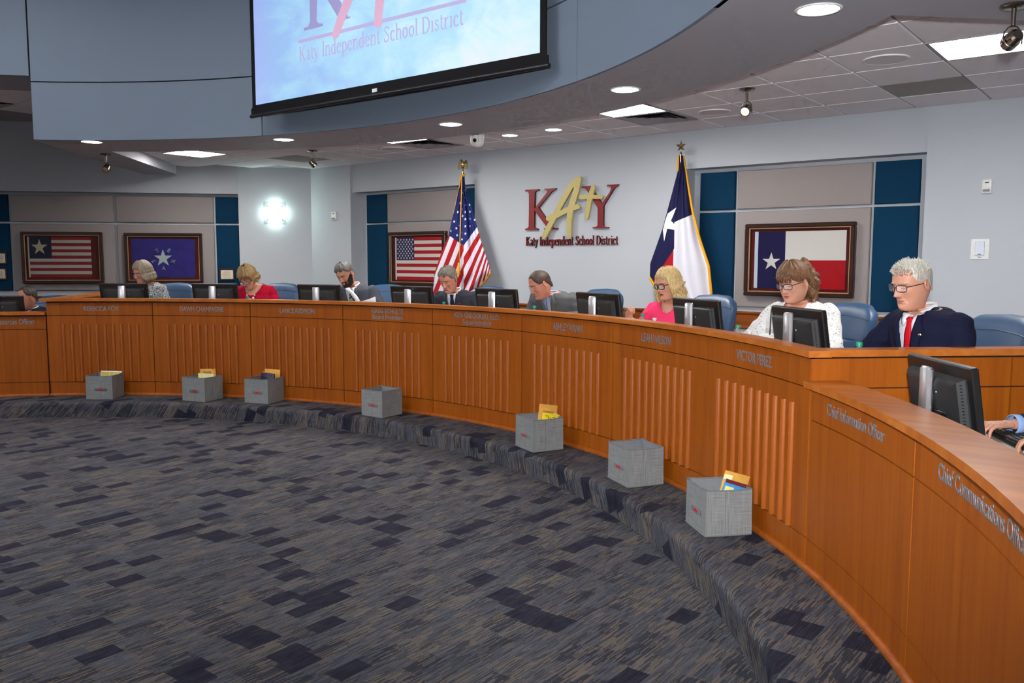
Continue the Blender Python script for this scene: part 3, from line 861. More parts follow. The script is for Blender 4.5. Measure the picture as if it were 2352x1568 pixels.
def downlight(p, r, lab):
    t = empty('downlight', p, 0, lab, 'light', 'round recessed downlights')
    b = MB(); b.lathe([(r * 1.0, .004), (r * 1.18, -.002), (r * 1.18, -.006), (r * 1.02, -.007), (r * .98, -.002)], 36, cap=False); b.build('trim_ring', M_WHITEP, t, smooth=True)
    b = MB(); disc(b, (0, 0), r, -.004, .0); b.build('lens', M_DOWN, t)
for ang, r, lab in ((45.32, 5.976, 'round downlight at the top right of the soffit, nearest of all'), (65.9, 5.911, 'round downlight in the soffit above the star-topped flag'), (86.8, 5.807, 'round downlight in the soffit left of the dome camera'), (107.5, 5.746, 'round downlight in the soffit above the wall sconce'), (128.8, 5.563, 'round downlight at the far left of the soffit')):
    downlight(pol(r, ang, ZS - .001), .098, lab)
downlight((.376, 7.352, HC - .001), .085, 'small round downlight in the tiles, right of a twin, above the wall lettering')
downlight((-.244, 7.392, HC - .001), .085, 'small round downlight in the tiles just right of the dome camera')

def spot(p, aim, lab, lit, bulb=False):
    t = empty('spotlight', p, 0, lab, 'spotlight', 'adjustable ceiling spotlights')
    b = MB(); b.lathe([(.062, 0), (.064, -.008), (.055, -.016), (.012, -.020), (.010, -.10)], 28); b.build('canopy', M_CHROME, t, auto=40)
    d = Vector(aim).normalized(); c = Vector((0, 0, -.165)); yaw = atan2(d.y, d.x)
    side = Vector((-sin(yaw), cos(yaw), 0))
    pts = [c + side * (.046 * sin(a)) + Vector((0, 0, .065 * cos(a))) for a in [pi * (k / 8 - .5) * 1.25 for k in range(9)]]
    b = MB(); b.tube(pts, .004, 6); b.build('yoke', M_CHROME, t, smooth=True)
    Mr = Matrix.Translation(c) @ d.to_track_quat('Z', 'Y').to_matrix().to_4x4()
    b = MB(); b.lathe([(.020, -.055), (.032, -.045), (.036, -.01), (.036, .0), (.040, .002), (.040, .045), (.034, .045), (.030, .02)], 24, 0, Mr, cap=False); b.lathe([(.0005, -.055), (.020, -.055)], 24, 0, Mr, cap=False); hd = b.build('head', M_CHROME, t, auto=40)
    b = MB(); b.lathe([(.033, .028), (.033, .032)], 20, 0, Mr); b.build('bulb', M_SPOT if lit or bulb else M_SILVER, hd)
    if lit:
        ld = bpy.data.lights.new('spot_beam', 'SPOT'); ld.energy = lit; ld.color = (1, .86, .70); ld.spot_size = R_(30); ld.spot_blend = .6; ld.shadow_soft_size = .03
        lo = bpy.data.objects.new('spot_beam', ld); COL.objects.link(lo); lo.parent = t; lo.location = c + d * .06; lo.rotation_euler = d.to_track_quat('-Z', 'Y').to_euler()
M_SPOT = glow('spot_bulb', (255, 214, 180), 6)
spot((2.86, 6.546, HC - .001), (.05, -.75, -.45), 'adjustable nickel spotlight with a glowing bulb, right of the slatted vent', 0, True)
spot((-3.035, 6.903, HC - .001), (.35, .6, -.7), 'nickel spotlight hanging from the tiles above the wall sconce', 16)
spot((-4.415, 4.946, ZS - .001), (.5, -.5, -.55), 'nickel spotlight under the soffit at the far left', 0)
spot((4.98, 4.763, ZS - .001), (2.70 - 4.98, 8.5 - 4.763, 1.80 - 2.76), 'nearest nickel spotlight at the upper right corner', 55)

# dome camera on the ceiling
dc = at_z(1096, 322, HC - .11); t = empty('dome_camera', (dc.x, dc.y, HC), R_(38), 'white motorised dome camera hanging from the ceiling', 'camera')
b = MB(); b.box((-.05, .0, -.04), (.20, .10, .03), None, 0, .008); b.box((-.06, 0, -.012), (.12, .06, .024)); b.build('bracket', M_WHITEP, t, auto=40)
b = MB(); b.lathe([(.070, -.03), (.074, -.05), (.074, -.125), (.066, -.155), (.046, -.176), (.02, -.186), (.003, -.187)], 28); b.build('housing', M_WHITEP, t, auto=50)
b = MB(); Ml = Matrix.Translation((-.020, -.062, -.122)) @ Matrix.Rotation(R_(75), 4, 'X') @ Matrix.Rotation(R_(-15), 4, 'Y'); b.lathe([(.020, -.004), (.020, .014), (.015, .016)], 20, 0, Ml); b.build('lens', M_BLACK, t, auto=40)
b = MB(); b.tube([Vector((.012 + .0, -.0748 * cos(.1), -.05)), Vector((.014, -.0745, -.10)), Vector((.016, -.071, -.13)), Vector((.028, -.055, -.158))], .0012, 5); b.build('split_line', M_DARK, t)

# wall sconce
B0v, B1v = Vector((*B0, 0)), Vector((*B1, 0)); db = (B1v - B0v).normalized(); nb = Vector((db.y, -db.x, 0))
sc = (at_line(632, 491, B0, B1)); sc = Vector((sc.x, sc.y, 2.385))
t = empty('wall_sconce', sc, atan2(db.y, db.x), 'glowing square glass wall sconce with four studs', 'sconce')
b = MB(); b.box((0, -.03, 0), (.20, .05, .20), None, 0, .01); b.build('lamp_box', M_SCONCE, t)
MG = Mat('frosted_glass', (.9, 1, .97), .25); MG.b.inputs['Transmission Weight'].default_value = .9; MG.b.inputs['Alpha'].default_value = .45
b = MB(); b.box((0, -.075, 0), (.33, .006, .34), None, 0, .002); b.build('glass_plate', MG.m, t)
for x in (-.105, .105):
    for z in (-.10, .10):
        b = MB(); b.lathe([(.008, 0), (.008, .075), (.010, .08), (.004, .088)], 12, 0, Matrix.Translation((x, 0, z)) @ Matrix.Rotation(pi / 2, 4, 'X')); b.build('stud', M_CHROME, t, auto=40)

# thermostats and switch on the side piers
def device(px0, px1, lab):
    a, c = at_v(*px0, VF), at_v(*px1, VF)
    w, h = abs(c.x - a.x), abs(a.z - c.z)
    t = empty('wall_sensor', ((a.x + c.x) / 2, VF, (a.z + c.z) / 2), 0, lab, 'sensor', 'small wall sensors')
    b = MB(); b.box((0, -.014, 0), (w, .028, h), None, 0, .004); b.build('case', M_WHITEP, t, auto=40)
    b = MB(); b.box((-w * .03, -.029, -h * .3), (w * .72, .003, h * .16)); b.build('display', simple('grey_lcd', (120, 122, 120), .3), t)
    b = MB(); b.box((0, -.0286, h * .28), (w * .4, .002, h * .08)); b.build('badge', M_BLACK2, t)
device((2257.5, 413), (2278, 443.5), 'small white wall sensor above the white switch plate on the right')
device((763.5, 487), (775, 505), 'small white wall sensor right of the glowing sconce')
a, c = at_v(2231, 549, VF), at_v(2271, 595, VF)
w, h = c.x - a.x, a.z - c.z
t = empty('switch_plate', ((a.x + c.x) / 2, VF, (a.z + c.z) / 2), 0, 'white rectangular switch plate on the right wall', 'switch')
b = MB(); b.box((0, -.004, 0), (w, .008, h), None, 0, .002); b.build('plate', M_WHITEP, t)
b = MB(); b.box((0, -.014, .006), (w * .52, .016, h * .70), None, 0, .004); rk = b.build('rocker', simple('blue_white_plastic', (214, 220, 234), .4), t)
b = MB(); b.box((0, -.0225, -h * .26), (w * .2, .001, h * .03)); b.build('mark', M_BLACK2, rk)
b = MB(); b.box((0, -.0085, -h * .40), (w * .2, .001, h * .025)); b.build('mark', M_BLACK2, t)

# ================================================================== framed flags and plaques
def uvbox(me, w, h):
    uv = me.uv_layers.new(name='print')
    for l in me.loops:
        co = me.vertices[l.vertex_index].co; uv.data[l.index].uv = (co.x / w + .5, co.z / h + .5)
def print_mat(name, fn, rough=.8):
    M = Mat(name, (.5, .5, .5), rough, 0, .2)
    tc = M.t.nodes.new('ShaderNodeUVMap'); tc.uv_map = 'print'
    x, y, _ = M.xyz(tc.outputs[0]); M.base(fn(M, x, y)); n = M.noise(tc.outputs[0], 60, 3); M.bump(n, .2, .002); return M.m
CR, CW, CN = lin((172, 30, 40)), lin((226, 220, 208)), lin((34, 34, 68))
def stripes13(M, y, red=CR, wht=CW): return M.mix((y * 13).floor().mod(2) > .5, red, wht)
def pat_lone(M, x, y):
    k = (M.noise(M.coord('UV', (1, 1, 1)), 5, 3) > .9)
    c = stripes13(M, y, lin((150, 32, 42)), lin((196, 194, 180)))
    cant = (x < .375) * (y > .4615)
    c = M.mix(cant, c, lin((38, 36, 62)))
    st = M.star((x - .185) * 1.55, y - .74, .205)
    c = M.mix(st, c, lin((206, 196, 160)))
    return M.mix(x < .025, c, lin((206, 200, 180)))
def pat_blue(M, x, y):
    c = M.mix(M.noise(M.coord('Object'), 9, 3), lin((44, 36, 116)), lin((66, 56, 150)))
    return M.mix(M.star((x - .49) * 1.55, y - .50, .235), c, lin((190, 206, 204)))
def pat_us(M, x, y):
    c = stripes13(M, y, lin((190, 28, 42)), lin((236, 228, 216)))
    cant = (x < .42) * (y > .4615)
    c = M.mix(cant, c, lin((54, 48, 92)))
    X = (x - .03) / .39 * 12; Y = (y - .4615) / .5385 * 10
    s1 = M.star((X.mod(2) - 1), (Y.mod(2) - 1), .62)
    s2 = M.star(((X + 1).mod(2) - 1), ((Y + 1).mod(2) - 1), .62) * (X > 1) * (X < 11) * (Y > 1) * (Y < 9)
    c = M.mix((s1.max(s2)) * cant * (x > .03), c, lin((240, 236, 226)))
    return M.mix(x < .03, c, lin((232, 228, 220)))
def pat_tx(M, x, y):
    c = M.mix(y > .495, lin((186, 20, 34)), lin((236, 232, 226)))
    c = M.mix(x < .35, c, lin((30, 26, 78)))
    c = M.mix(M.star((x - .195) * 1.55, y - .47, .165), c, lin((232, 228, 222)))
    return M.mix(x < .04, c, lin((216, 222, 238)))
M_FRAME = wood('dark_frame_wood', (38, 20, 14), (52, 28, 20), (66, 38, 28), axis='x', rough=.3)
M_GILT = simple('gilt_fillet', (196, 156, 110), .4, .5)
M_MATTE = simple('maroon_mat_board', (92, 26, 22), .8, 0, .2, .05, 300)
MG2 = Mat('picture_glass', (0, 0, 0), .02); MG2.b.inputs['Alpha'].default_value = .10; MG2.b.inputs['Specular IOR Level'].default_value = .8
def framed(c, rz, w, h, fw, fh, fdx, fdz, mat, label, extra=None):
    t = empty('framed_flag', c, rz, label, 'framed flag', 'framed flags on the panels')
    b = MB(); fwid = .042
    for x0, x1, z0, z1 in ((-w / 2, w / 2, h / 2 - fwid, h / 2), (-w / 2, w / 2, -h / 2, -h / 2 + fwid), (-w / 2, -w / 2 + fwid, -h / 2 + fwid, h / 2 - fwid), (w / 2 - fwid, w / 2, -h / 2 + fwid, h / 2 - fwid)):
        b.box(((x0 + x1) / 2, -.035, (z0 + z1) / 2), (x1 - x0, .07, z1 - z0), None, 0, .008)
    fr = b.build('frame', M_FRAME, t, auto=30)
    b = MB(); g = fwid
    for x0, x1, z0, z1 in ((-w / 2 + g, w / 2 - g, h / 2 - g - .010, h / 2 - g), (-w / 2 + g, w / 2 - g, -h / 2 + g, -h / 2 + g + .010), (-w / 2 + g, -w / 2 + g + .010, -h / 2 + g + .01, h / 2 - g - .01), (w / 2 - g - .010, w / 2 - g, -h / 2 + g + .01, h / 2 - g - .01)):
        b.box(((x0 + x1) / 2, -.045, (z0 + z1) / 2), (x1 - x0, .012, z1 - z0))
    b.build('gilt_fillet', M_GILT, fr)
    b = MB(); b.box((0, -.008, 0), (w - .06, .010, h - .06)); b.build('mat_board', M_MATTE, t)
    # flag cloth, slightly rippled
    nx, nz = 40, 26; vs = []
    for j in range(nz + 1):
        for i in range(nx + 1):
            x, z = (i / nx - .5) * fw, (j / nz - .5) * fh
            vs.append((fdx + x, -.017 - .0022 * noise.noise((x * 7, z * 7, w)), fdz + z))
    fs = [(j * (nx + 1) + i, j * (nx + 1) + i + 1, (j + 1) * (nx + 1) + i + 1, (j + 1) * (nx + 1) + i) for j in range(nz) for i in range(nx)]
    b = MB(); b.add(vs, fs); fo = b.build('flag', mat, t, smooth=True, fix=False)
    uv = fo.data.uv_layers.new(name='print')
    for l in fo.data.loops:
        co = fo.data.vertices[l.vertex_index].co; uv.data[l.index].uv = ((co.x - fdx) / fw + .5, (co.z - fdz) / fh + .5)
    if extra: extra(t, fo)
    b = MB(); b.box((0, -.040, 0), (w - .085, .003, h - .085)); b.build('glass', MG2.m, t)
    return t
angA = atan2(dB.y, dB.x)
def on_A(s, z, off): q = A0b + dA * s; q2 = q - nA * off; return Vector((q2.x, q2.y, z))
framed(on_A(2.522, 1.708, .047), angA, 1.115, .755, .87, .595, -.045, .01, print_mat('lone_star_stripes', pat_lone), 'framed flag with one star and thirteen stripes on the left wall')
def texas_letters(t, fo):
    R0 = .145
    for ch, a in zip('TEXAS', (36, -36, -108, 180, 108)):
        me = text_mesh(ch, .075, 0, .003)
        for v in me.vertices:
            x, z = v.co.x, v.co.y - .027
            r = R_(a if ch != 'A' else 0)
            if ch in 'XAS': r = R_({'X': -108 + 180, 'A': 0, 'S': 108 + 180}[ch])
            xx, zz = x * cos(r) - z * sin(r), x * sin(r) + z * cos(r)
            ca = R_(90 + a); v.co = Vector((-.025 + .01 + xx + R0 * cos(ca), -.0225, .0 + zz + R0 * sin(ca)))
        link('letter', me, simple('pale_star_letter', (190, 206, 204), .8), t)
framed(on_A(1.103, 1.702, .047), angA, 1.105, .75, .90, .575, -.01, 0, print_mat('blue_star_flag', pat_blue), 'framed blue flag with a single star and TEXAS around it', texas_letters)
framed(Vector((-2.77, VB - .047, 1.70)), 0, 1.12, .755, .91, .60, .0, .0, print_mat('fifty_star_flag', pat_us), 'framed stars and stripes on the wall behind the flag pole')
framed(Vector((2.622, VB - .047, 1.688)), 0, 1.12, .745, .935, .585, .0, .0, print_mat('texas_flag_print', pat_tx), 'framed red, white and navy lone star flag on the right')
def plaque(c, rz, w, h, lab):
    t = empty('plaque', c, rz, lab, 'plaque', 'small framed plaques')
    b = MB(); b.box((0, -.012, 0), (w, .024, h), None, 0, .006); b.build('board', M_FRAME, t)
    b = MB(); b.box((0, -.0255, 0), (w * .80, .003, h * .72)); pl = b.build('plate', simple('cream_plate', (214, 204, 180), .5), t)
    b = MB()
    for q in range(5): b.box((0, -.0275, h * (.22 - .085 * q)), (w * (.5 if q != 0 else .36), .001, h * .03))
    b.box((0, -.0275, -h * .27), (w * .5, .001, h * .03)); b.build('engraved_lines', simple('engraving', (150, 138, 112), .6), pl)
    for x in (-.37, .37):
        for z in (-.32, .32):
            b = MB(); b.ell((x * w, -.028, z * h), (.004, .003, .004), 8, 5); b.build('pin', M_BRASS, pl)
plaque(on_A(.205, 1.457, .047), angA, .225, .187, 'small framed plaque on teal fabric behind the woman in red')
plaque(on_A(3.40, 1.70, .047), angA, .225, .187, 'upper small framed plaque at the far left edge')
plaque(on_A(3.41, 1.472, .047), angA, .225, .187, 'lower small framed plaque at the far left edge')

# ================================================================== raised wall lettering
M_MARL = simple('maroon_letter_face', (124, 22, 24), .45); M_MARS = simple('maroon_letter_side', (54, 8, 10), .5); M_GOLDL = simple('gold_letter_face', (188, 172, 110), .42, .2)
sg = empty('wall_lettering', (-.10, VW, 2.2), 0, 'maroon and gold raised letters on the white wall between the two flags', 'sign')
SG = lambda x, y: ((at_v(1180 + x / 7.127, 380 + y / 7.127, VW - .02).x + .10), (at_v(1180 + x / 7.127, 380 + y / 7.127, VW - .02).z - 2.2))
def shape(name, polys, mat, y0, y1, parent=sg, holes=None):
    b = MB()
    for poly in polys:
        n = len(poly); pts = [SG(*p) for p in poly]
        vs = [(x, -y0, z) for x, z in pts] + [(x, -y1, z) for x, z in pts]
        b.add(vs, [tuple(range(n, 2 * n))], 0); b.add(vs, [(i, (i + 1) % n, n + (i + 1) % n, n + i) for i in range(n)], 1)
    return b.build(name, [mat, M_MARS if mat is M_MARL else M_GOLDL], parent)
# K and Y as serif capitals: stems, arms and legs with bracketed serifs
shape('letter_k', [[(192, 400), (412, 385), (412, 408), (372, 416), (352, 440), (345, 700), (340, 1000), (355, 1022), (398, 1032), (398, 1056), (192, 1056), (192, 1034), (232, 1024), (250, 1000), (256, 700), (256, 460), (240, 430), (192, 422)],
                   [(508, 382), (695, 370), (695, 392), (650, 408), (615, 440), (410, 690), (345, 715), (345, 705), (540, 455), (555, 425), (540, 408), (508, 404)],
                   [(345, 712), (410, 686), (625, 1000), (660, 1022), (716, 1022), (716, 1044), (502, 1052), (502, 1030), (530, 1024), (545, 1005), (345, 735)]], M_MARL, 0, .03)
shape('letter_y', [[(1120, 340), (1290, 332), (1290, 350), (1330, 450), (1450, 620), (1475, 660), (1470, 985), (1490, 1000), (1552, 1004), (1552, 1026), (1298, 1028), (1298, 1008), (1360, 1000), (1378, 980), (1382, 690), (1240, 460), (1175, 372), (1120, 360)],
                   [(1450, 620), (1575, 440), (1600, 380), (1590, 345), (1534, 338), (1534, 316), (1716, 306), (1716, 326), (1665, 360), (1620, 420), (1475, 662)]], M_MARL, 0, .03)
def stroke(pts, w):
    """thick rounded brush stroke polygon through px points"""
    P = [Vector(p) for p in pts]; L, Rr = [], []
    for i, p in enumerate(P):
        d = (P[min(i + 1, len(P) - 1)] - P[max(i - 1, 0)]).normalized(); n = Vector((-d.y, d.x)); ww = w[i] if isinstance(w, list) else w
        L.append(p + n * ww / 2); Rr.append(p - n * ww / 2)
    def capp(c, d, ww, s): return [c + d * (ww / 2 * cos(a)) + Vector((-d.y, d.x)) * (ww / 2 * sin(a)) * s for a in [pi / 2 - pi * k / 6 for k in range(1, 6)]]
    d1 = (P[-1] - P[-2]).normalized(); d0 = (P[0] - P[1]).normalized(); w1 = w[-1] if isinstance(w, list) else w; w0 = w[0] if isinstance(w, list) else w
    e1 = [P[-1] + (d1 * cos(a) + Vector((-d1.y, d1.x)) * sin(a)) * w1 / 2 for a in [pi / 2 - pi * k / 7 for k in range(1, 7)]]
    e0 = [P[0] + (d0 * cos(a) + Vector((-d0.y, d0.x)) * sin(a)) * w0 / 2 for a in [pi / 2 - pi * k / 7 for k in range(1, 7)]]
    return [tuple(q) for q in L + e1 + Rr[::-1] + e0]
shape('letter_a', [stroke([(530, 1155), (620, 980), (790, 650), (960, 350), (1090, 215)], [78, 82, 84, 84, 84])], M_GOLDL, .03, .062)
shape('letter_a_leg', [stroke([(1092, 220), (1050, 420), (960, 700), (935, 900), (938, 1155)], [84, 92, 92, 84, 66])], M_GOLDL, .031, .0615)
shape('letter_a_bar', [stroke([(600, 868), (740, 812), (900, 730), (1070, 675)], [88, 84, 84, 84])], M_GOLDL, .032, .061)
shape('plus_upright', [stroke([(1330, 350), (1275, 520), (1218, 850)], [66, 80, 66])], M_GOLDL, .031, .060)
shape('plus_bar', [stroke([(1130, 520), (1290, 512), (1455, 518)], [78, 66, 66])], M_GOLDL, .0315, .059)

# serif lettering built from strokes: (kind, data) in a unit em, x-height .46, cap .68
def arc_pts(cx, cy, rx, ry, a0, a1, n=14): return [(cx + rx * cos(R_(a0 + (a1 - a0) * k / n)), cy + ry * sin(R_(a0 + (a1 - a0) * k / n))) for k in range(n + 1)]
T_, t_ = .085, .04
def stem(x, y0, y1, s=.05, top=True, bot=True):
    r = [([(x, y0), (x, y1)], T_)]
    if bot: r.append(([(x - T_ / 2 - s, y0 + .012), (x + T_ / 2 + s, y0 + .012)], .026))
    if top: r.append(([(x - T_ / 2 - s, y1 - .012), (x + (0 if top == 'l' else T_ / 2 + s), y1 - .012)], .026))
    return r
def bowl(cx, cy, rx, ry, a0=0, a1=360):
    return [(arc_pts(cx, cy, rx, ry, a0, a1, 20), 'mod')]
GL = {
 'K': (.56, stem(.11, 0, .68) + [([(.14, .30), (.44, .665)], t_), ([(.22, .38), (.46, .02)], T_), ([(.38, .668), (.53, .668)], .026), ([(.38, .012), (.56, .012)], .026)]),
 'I': (.24, stem(.12, 0, .68)),
 'S': (.44, [([(.36, .52), (.33, .62), (.22, .66), (.11, .60), (.10, .50), (.20, .39), (.30, .31), (.355, .19), (.30, .06), (.19, .015), (.09, .06), (.06, .17)], .062), ([(.37, .50), (.37, .66)], .026), ([(.055, .02), (.055, .18)], .026)]),
 'D': (.56, stem(.11, 0, .68) + [(arc_pts(.20, .34, .28, .325, -90, 90), 'mod'), ([(.10, .665), (.22, .665)], t_), ([(.10, .015), (.22, .015)], t_)]),
 'a': (.38, [([(.08, .38), (.13, .44), (.21, .445), (.265, .38), (.265, .03), (.34, .03)], .066), ([(.26, .27), (.14, .22), (.075, .12), (.12, .03), (.19, .03), (.26, .10)], .055)]),
 't': (.26, [([(.11, .60), (.11, .08), (.16, .02), (.24, .06)], .07), ([(.03, .45), (.24, .45)], .032)]),
 'y': (.40, [([(.07, .445), (.20, .05)], T_ * .9), ([(.34, .445), (.17, -.10), (.09, -.17), (.04, -.13)], t_), ([(.0, .448), (.15, .448)], .026), ([(.26, .448), (.41, .448)], .026)]),
 'n': (.45, stem(.10, 0, .46, top='l') + [([(.13, .36), (.22, .44), (.32, .42), (.345, .32), (.345, 0)], .07), ([(.27, .012), (.43, .012)], .026)]),
 'd': (.43, stem(.32, 0, .70, top='l', bot=False) + [(arc_pts(.19, .225, .13, .21, 60, 300), 'mod'), ([(.32, .03), (.40, .03)], .03)]),
 'e': (.38, [(arc_pts(.20, .225, .135, .21, 10, 320), 'mod'), ([(.07, .26), (.33, .26)], .03)]),
 'p': (.43, stem(.10, -.20, .46, top='l') + [(arc_pts(.23, .225, .13, .21, -130, 130), 'mod')]),
 'c': (.36, [(arc_pts(.20, .225, .135, .21, 45, 318), 'mod'), ([(.28, .36), (.31, .35)], .06)]),
 'h': (.45, stem(.10, 0, .70, top='l') + [([(.13, .36), (.22, .44), (.32, .42), (.345, .32), (.345, 0)], .07), ([(.27, .012), (.43, .012)], .026)]),
 'o': (.41, bowl(.205, .225, .135, .21)),
 'l': (.22, stem(.11, 0, .70, top='l')),
 'i': (.22, stem(.11, 0, .46, top='l') + [([(.10, .60), (.115, .60)], .095)]),
 's': (.33, [([(.26, .35), (.23, .42), (.16, .44), (.085, .40), (.08, .32), (.16, .26), (.24, .19), (.255, .09), (.19, .015), (.11, .02), (.05, .11)], .055)]),
 'r': (.33, stem(.10, 0, .46, top='l') + [([(.13, .33), (.19, .43), (.27, .44)], .06)]),
 ' ': (.22, [])}
def stroke_poly(pts, w):
    P = [Vector(p) for p in pts]; n = len(P); L, Rr = [], []
    for i, p in enumerate(P):
        d = (P[min(i + 1, n - 1)] - P[max(i - 1, 0)]).normalized(); q = Vector((-d.y, d.x))
        ww = (t_ + (T_ - t_) * abs(d.y)) if w == 'mod' else w
        L.append(p + q * ww / 2); Rr.append(p - q * ww / 2)
    return L, Rr
def serif_text(body, x0, x1, zb, em, put, mats, name, parent, depth):
    tw = sum(GL[c][0] for c in body); sx = (x1 - x0) / tw; x = x0; b = MB()
    k = 0
    for ch in body:
        for pts, w in GL[ch][1]:
            L, Rr = stroke_poly(pts, w); k += 1; e = .00025 * (k % 5)
            for i in range(len(L) - 1):
                q = [L[i], L[i + 1], Rr[i + 1], Rr[i]]
                fr = [put(x + p.x * sx, zb + p.y * em, depth + e) for p in q]
                b.add(fr, [(0, 1, 2, 3)], 0)
                if depth > .004:
                    bk_ = [put(x + p.x * sx, zb + p.y * em, 0) for p in q]
                    b.add(fr + bk_, [(0, 1, 5, 4), (2, 3, 7, 6), (1, 2, 6, 5), (3, 0, 4, 7)], 1 if len(mats) > 1 else 0)
        x += GL[ch][0] * sx
    return b.build(name, mats, parent, fix=False)
xa, za = SG(192, 1312); xb, zb_ = SG(1700, 1308)
serif_text('Katy Independent School District', xa, xb, za, .150 / .68 * .72, lambda x, z, d: Vector((x, -d, z)), [M_MARL, M_MARS], 'small_lettering', sg, .02)['kind'] = 'stuff'

# ================================================================== projection screen
ZB, VS = 3.07, 4.975
PS = lambda x, y: at_v(x, y, VS)
scr = empty('projection_screen', ((PS(577, 272).x + PS(1262, 151).x) / 2, VS, ZB), 0, 'large black-bordered projection screen showing a cloudy blue sky', 'screen')
sx0, sx1 = PS(577, 272).x - scr.location.x, PS(1262, 151).x - scr.location.x
HS = 2.05
M_SCRB = simple('black_screen_border', (9, 9, 13), .7, 0, .2)
def cloud():
    M = Mat('projected_sky', (.75, .78, .8), .6)
    v = M.coord(scale=(.6, 1, 1.0)); x, y, z = M.xyz(M.coord())
    n = M.noise(v, 2.6, 5, .6, .4)
    k = n * 1.5 + (x / 3.7) * .75 - .42
    c = M.ramp(k, [(.0, lin((120, 176, 236))), (.35, lin((150, 212, 242))), (.62, lin((196, 232, 246))), (.85, lin((222, 232, 250))), (1, lin((226, 236, 255)))])
    edge = (x * -1 - 1.35) * 1.6
    c2 = M.mix(edge.max(0.0).min(.8), c, lin((150, 160, 240)))
    M.emit(c2, .88); M.base(M.mix(.5, (.2, .2, .2), (.2, .2, .2)))
    return M.m
b = MB(); b.box(((sx0 + sx1) / 2, .006, HS / 2 + .02), (sx1 - sx0 - .10, .004, HS)); b.build('sheet', M_SCRB, scr)
iw0, iw1 = sx0 + .075, sx1 - .075
b = MB(); b.box(((iw0 + iw1) / 2, .001, HS / 2 + .06), (iw1 - iw0, .002, HS - .1)); b.build('picture', cloud(), scr)
b = MB()
for s, xx in ((1, sx0), (-1, sx1)):
    q = [(xx + s * .012, .035), (xx + s * .028, .10), (xx + s * .030, .18), (xx + s * .022, HS), (xx + s * .085, HS), (xx + s * .085, .06), (xx, .02)]
    b.add([(x, -.002, z) for x, z in q], [tuple(range(len(q)))]); b.add([(x, .008, z) for x, z in q], [tuple(range(len(q)))])
b.build('side_border', M_SCRB, scr)
b = MB(); b.box(((sx0 + sx1) / 2, .0, .045), (sx1 - sx0 - .02, .010, .075)); b.build('bottom_border', M_SCRB, scr)
b = MB(); b.tube([(sx0, 0, .008), (sx1, 0, .008)], .018, 12); b.build('weight_bar', M_BLACK, scr, auto=40)
b = MB(); b.box((PS(862, 214).x - scr.location.x, -.008, .048), (.06, .003, .03)); b.build('tag', M_WHITEP, scr)
def tint(name, rgb):
    M = Mat(name, (.2, .2, .2), .6); M.emit(lin(rgb), .92); return M.m
M_LAV, M_PINK, M_PLUM = tint('projected_lavender', (162, 150, 208)), tint('projected_pink', (206, 146, 186)), tint('projected_plum', (124, 118, 186))
SP = lambda x, y: (lambda q: (q.x - scr.location.x, q.z - ZB))(PS(560 + x / 3.178, y / 3.178))
def on_screen(name, polys, mat, dy):
    b = MB()
    for p in polys: b.add([(SP(*q)[0], -dy, SP(*q)[1]) for q in p], [tuple(range(len(p)))])
    return b.build(name, mat, scr)
x0, z0 = SP(398, 306); x1, z1 = SP(1625, -2); 
b = MB(); hb = .030; b.add([(x0, -.0012, z0 - hb * .5), (x1, -.0012, z0 - hb * .5), (x1, -.0012, z0 + hb * .5), (x0, -.0012, z0 + hb * .5)], [(0, 1, 2, 3)]); b.build('picture_rule', M_LAV, scr)
on_screen('picture_letter', [[(440, 205), (440, 226), (578, 190), (578, 172), (545, 172), (532, 150), (540, -160), (478, -150), (484, 160), (470, 195)], [(600, -20), (680, -40), (765, 125), (778, 118), (778, 132), (695, 152), (695, 138)]], M_PLUM, .0014)
on_screen('picture_stroke', [stroke([(670, 256), (720, 110), (800, -90)], [52, 60, 64])], M_PINK, .0022)
on_screen('picture_stroke', [stroke([(980, 176), (990, 40), (1010, -150)], [56, 62, 66])], M_PINK, .0026)
xa, za = SP(405, 432); xb, zb2 = SP(1605, 168)
serif_text('Katy Independent School District', xa, xb, za - .024, .190, lambda x, z, d: Vector((x, -.0018 - d, z)), [M_LAV], 'picture_lettering', scr, .0)['kind'] = 'stuff'
